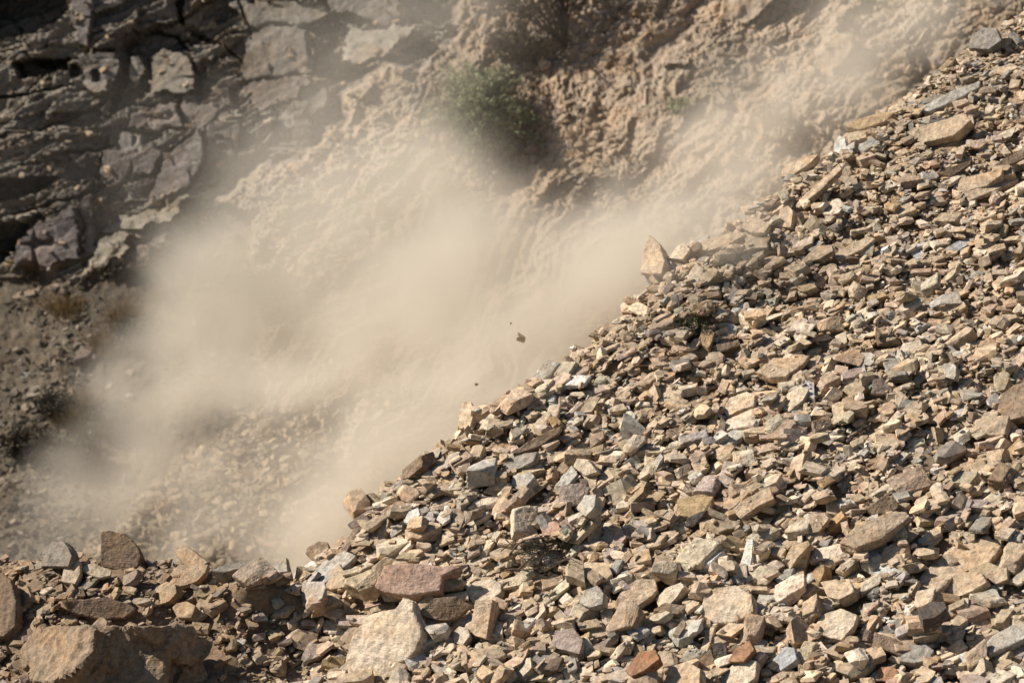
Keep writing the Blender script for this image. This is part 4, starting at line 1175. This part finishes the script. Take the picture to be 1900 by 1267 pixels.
# dead twigs lying on the rubble
def on_talus(path, lift):
    return np.array([hit_field(u, v, lift + .03 * math.sin(3 * i)) for i, (u, v) in enumerate(path)])
def refine(P, k=3):
    for _ in range(k):
        Q = [P[0]]
        for i in range(len(P) - 1): Q += [.75 * P[i] + .25 * P[i + 1], .25 * P[i] + .75 * P[i + 1]]
        P = np.array(Q + [P[-1]])
    return P
rng = np.random.default_rng(44)
pt = hit_field(985, 1030, .05)
root = empty('root_tangle', pt, 'dark clump of dead roots and twigs lying on the rubble above the pink slab end', 'roots')
g, g2_ = Geo(), Geo()
for path, r in (([(916, 1064), (950, 1054), (985, 1058), (1010, 1048)], .010), ([(962, 1056), (985, 1035), (1015, 1013), (1040, 1007)], .012), ([(945, 1030), (960, 1008), (985, 998), (1030, 996)], .012),
                ([(935, 985), (935, 1000), (950, 1010)], .006), ([(930, 1022), (955, 1000), (975, 992)], .007), ([(1000, 1062), (1030, 1045), (1062, 1032)], .009), ([(950, 1028), (990, 1020), (1030, 1008)], .013)):
    g.tube(refine(on_talus(path, .07)), r, r * .5, 5)
for k in range(150):
    u, v = 1005 + rng.normal(0, 27), 1026 + rng.normal(0, 13)
    p = hit_field(u, v, rng.uniform(.01, .08))
    g2_.tube(curve(p, rng.normal(0, 1, 3) * np.array([1, .5, .4]) + NRM * .2, rng.uniform(.06, .18), 5, rng, .05, .4), .004, .002, 3)
for q, nm, mt in ((g, 'roots', M_TWIG), (g2_, 'rootlets', M_DARKSHRUB)): keep_world(q.build(nm, mt), root)
g = Geo(); g.tube(refine(on_talus([(1268, 868), (1265, 880), (1268, 893), (1278, 908)], .06)), .006, .004)
tag(g.build('twig', M_DARKSHRUB), 'thin curved black twig above the notched ochre block', 'twig', 'dead twigs on the rubble')
g = Geo(); g.tube(refine(on_talus([(1196, 904), (1225, 899), (1255, 903), (1272, 912)], .06)), .007, .004); g.tube(refine(on_talus([(1205, 908), (1235, 906), (1262, 915)], .06)), .006, .003)
tag(g.build('twig', M_TWIG), 'pair of long curved brown twigs just left of the notched ochre block', 'twig', 'dead twigs on the rubble')
g = Geo()
ps = hit_field(1296, 612, .02)
for k in range(26): 
    c_ = curve(ps + rng.normal(0, .03, 3), np.array([rng.normal(-.3, .7), -.3, .7]), rng.uniform(.1, .28), 4, rng, .1); g.tube(c_, .005, .001, 3)
    for q in range(6): g.leaf(c_[rng.integers(1, 5)], rng.normal(0, .035, 3), .008, rng)
tag(g.build('sprig', M_SPRIG), 'small dark green sprig sprouting from rubble above the long brown slab', 'plant')

# ================================================================== DUST
X0, Y0, Z0, X1, Y1, Z1 = -9.5, 36.5, -13.0, 10.5, 58.0, 6.0
VOX = .17
nx, ny, nz = int((X1 - X0) / VOX), int((Y1 - Y0) / VOX), int((Z1 - Z0) / VOX)
GX, GY, GZ = np.meshgrid(np.linspace(X0, X1, nx), np.linspace(Y0, Y1, ny), np.linspace(Z0, Z1, nz), indexing='ij')
PD = np.stack([GX, GY, GZ], -1).reshape(-1, 3)
w1 = np.stack([fbm(PD * .33, 3, 601), fbm(PD * .33, 3, 602), fbm(PD * .33, 3, 603)], -1)
w2 = np.stack([fbm(PD * 1.1, 2, 604), fbm(PD * 1.1, 2, 605), fbm(PD * 1.1, 2, 606)], -1)
PW = PD + 1.5 * w1 + .55 * w2
ca, sa = math.cos(math.radians(38)), math.sin(math.radians(38))
def turn(P): return np.stack([P[..., 0] * ca + P[..., 2] * sa, P[..., 1], -P[..., 0] * sa + P[..., 2] * ca], -1)
PR = turn(PW)
BLOBS = [  # u, v, distance, half length along the slope px, half width px, half depth m, density
 (520, 1010, 44, 260, 170, 4.0, .75), (660, 860, 44, 300, 190, 4.5, .95), (830, 700, 44.5, 300, 190, 4.5, .95), (980, 580, 45.5, 300, 170, 4.5, .85), (1130, 470, 46.5, 260, 150, 4.0, .75),
 (1310, 360, 48, 280, 110, 3.5, .55), (1480, 245, 49, 300, 120, 3.5, .48), (1660, 110, 50, 320, 150, 3.5, .55), (1810, -20, 50, 320, 170, 3.5, .6),
 (460, 580, 48, 360, 190, 4.5, .22), (400, 690, 47.5, 260, 170, 3.5, .28), (600, 430, 49, 380, 190, 4.5, .24), (720, 160, 51, 460, 300, 5, .16), (1500, 110, 51, 460, 240, 5, .12), (380, 700, 47, 220, 150, 3.5, .40), (620, 490, 49, 330, 200, 4.5, .46), (700, 330, 51, 300, 170, 3.5, .50), (590, 190, 53, 260, 190, 3.0, .32), (700, 30, 54, 240, 150, 3.0, .26),
 (850, -20, 55, 150, 110, 3.0, .25), (1000, 420, 50, 260, 130, 3.5, .26), (250, 860, 47, 270, 150, 3.5, .40), (110, 970, 46, 280, 130, 3.5, .40),
 (430, 300, 53, 240, 150, 3.0, .20), (1180, 300, 53, 240, 120, 3.0, .08), (250, 260, 54, 260, 220, 2.5, .07), (360, 930, 45.5, 270, 130, 3.0, .55),
 (500, 400, 49, 260, 200, 3.5, .35), (690, 560, 47, 300, 210, 3.5, .85), (560, 620, 46, 280, 200, 3.5, .6), (790, 400, 49, 260, 170, 3.5, .4), (800, 440, 48, 240, 150, 3.5, .35),
 (1350, 90, 55, 300, 170, 2.5, .05), (1180, 560, 42.0, 200, 90, 2.5, .35), (1330, 410, 44.5, 220, 70, 2.5, .35), (900, 745, 40.5, 160, 55, 1.8, .35),
 (1000, 668, 37.4, 190, 46, 2.0, .5), (860, 780, 37.0, 150, 40, 1.6, .4), (1185, 500, 38.2, 190, 70, 2.4, .95), (1330, 400, 39.2, 190, 62, 2.4, .95), (1480, 292, 40.0, 200, 62, 2.4, .8), (1640, 172, 40.6, 210, 64, 2.4, .7), (1800, 62, 41.2, 210, 64, 2.4, .6), (630, 960, 36.8, 130, 44, 1.6, .4)]
dens = np.zeros(len(PD))
for (u, v, d, ru, rv, rd, w) in BLOBS:
    rd *= .65; w *= 1 - .58 * float(smooth(420, 150, np.array(v)))
    c = turn(ray(u, v) * d); k = KPX * d
    q = (PR - c) / np.array([ru * k, rd, rv * k])
    r2 = (q * q).sum(-1)
    dens += w * np.where(r2 < 1, (1 - r2) ** 2, 0)
PS = turn(PD) * np.array([.8, 1, 1.0])
PL = turn(PD + .8 * w1) * np.array([.3, 1, 1.25])
n = .5 * fbm((PS + 1.2 * w1) * .75, 4, 611) + .3 * fbm((PS + .6 * w2) * 2.1, 3, 615) + .4 * fbm(PL * .9, 3, 618)
dens = dens * np.clip(1 + 1.7 * n, .3, 2.6)
DUST_GAIN = 1.04
dens = (dens * DUST_GAIN).reshape(nx, ny, nz)
for ax in range(3):                                   # nothing at the faces of the block of air
    f = np.ones(dens.shape[ax]); f[:2] = 0; f[-2:] = 0; f[2:5] = (.25, .5, .75); f[-5:-2] = (.75, .5, .25)
    dens = dens * f.reshape([-1 if a == ax else 1 for a in range(3)])
dens[dens < .004] = 0
me = bpy.data.meshes.new('dust_cloud')
me.vertices.add(dens.size)
me.vertices.foreach_set('co', PD.reshape(nx, ny, nz, 3).transpose(2, 1, 0, 3).astype(np.float32).ravel())
at = me.attributes.new('dust_density', 'FLOAT', 'POINT')
at.data.foreach_set('value', dens.transpose(2, 1, 0).astype(np.float32).ravel())
dust = link('dust_cloud', me)
tag(dust, 'thick pale tan cloud of dust rolling down behind the loose slope', 'dust', kind='stuff')
M_DUST = bpy.data.materials.new('dust'); M_DUST.use_nodes = True
nt = M_DUST.node_tree
nt.nodes.remove(nt.nodes['Principled BSDF'])
pv = nt.nodes.new('ShaderNodeVolumePrincipled')
pv.inputs['Color'].default_value = (.945, .872, .752, 1); pv.inputs['Density'].default_value = 1.0; pv.inputs['Anisotropy'].default_value = .0
nt.links.new(pv.outputs[0], nt.nodes['Material Output'].inputs['Volume'])
me.materials.append(M_DUST)
g = bpy.data.node_groups.new('dust', 'GeometryNodeTree')
g.interface.new_socket('Geometry', in_out='INPUT', socket_type='NodeSocketGeometry')
g.interface.new_socket('Geometry', in_out='OUTPUT', socket_type='NodeSocketGeometry')
gn, gl = g.nodes, g.links
gi = gn.new('NodeGroupInput'); go = gn.new('NodeGroupOutput'); vc = gn.new('GeometryNodeVolumeCube')
vc.inputs['Min'].default_value = (X0, Y0, Z0); vc.inputs['Max'].default_value = (X1, Y1, Z1)
for k, q in zip('XYZ', (nx, ny, nz)): vc.inputs['Resolution ' + k].default_value = q
sep = gn.new('ShaderNodeSeparateXYZ'); gl.new(gn.new('GeometryNodeInputPosition').outputs[0], sep.inputs[0])
def gm(op, a, b):
    q = gn.new('ShaderNodeMath'); q.operation = op
    for i, v in enumerate((a, b)):
        if isinstance(v, (int, float)): q.inputs[i].default_value = v
        else: gl.new(v, q.inputs[i])
    return q.outputs[0]
def gix(s, lo, hi, n): return gm('ROUND', gm('MULTIPLY', gm('SUBTRACT', s, lo), (n - 1) / (hi - lo)), 0)
index = gm('ADD', gix(sep.outputs[0], X0, X1, nx), gm('MULTIPLY', gm('ADD', gix(sep.outputs[1], Y0, Y1, ny), gm('MULTIPLY', gix(sep.outputs[2], Z0, Z1, nz), ny)), nx))
si = gn.new('GeometryNodeSampleIndex'); si.data_type = 'FLOAT'; si.domain = 'POINT'; si.clamp = True
an = gn.new('GeometryNodeInputNamedAttribute'); an.data_type = 'FLOAT'; an.inputs['Name'].default_value = 'dust_density'
gl.new(gi.outputs[0], si.inputs['Geometry']); gl.new(an.outputs[0], si.inputs['Value']); gl.new(index, si.inputs['Index'])
gl.new(si.outputs[0], vc.inputs['Density'])
sm = gn.new('GeometryNodeSetMaterial'); sm.inputs['Material'].default_value = M_DUST
gl.new(vc.outputs[0], sm.inputs[0]); gl.new(sm.outputs[0], go.inputs[0])
md = dust.modifiers.new('dust', 'NODES'); md.node_group = g
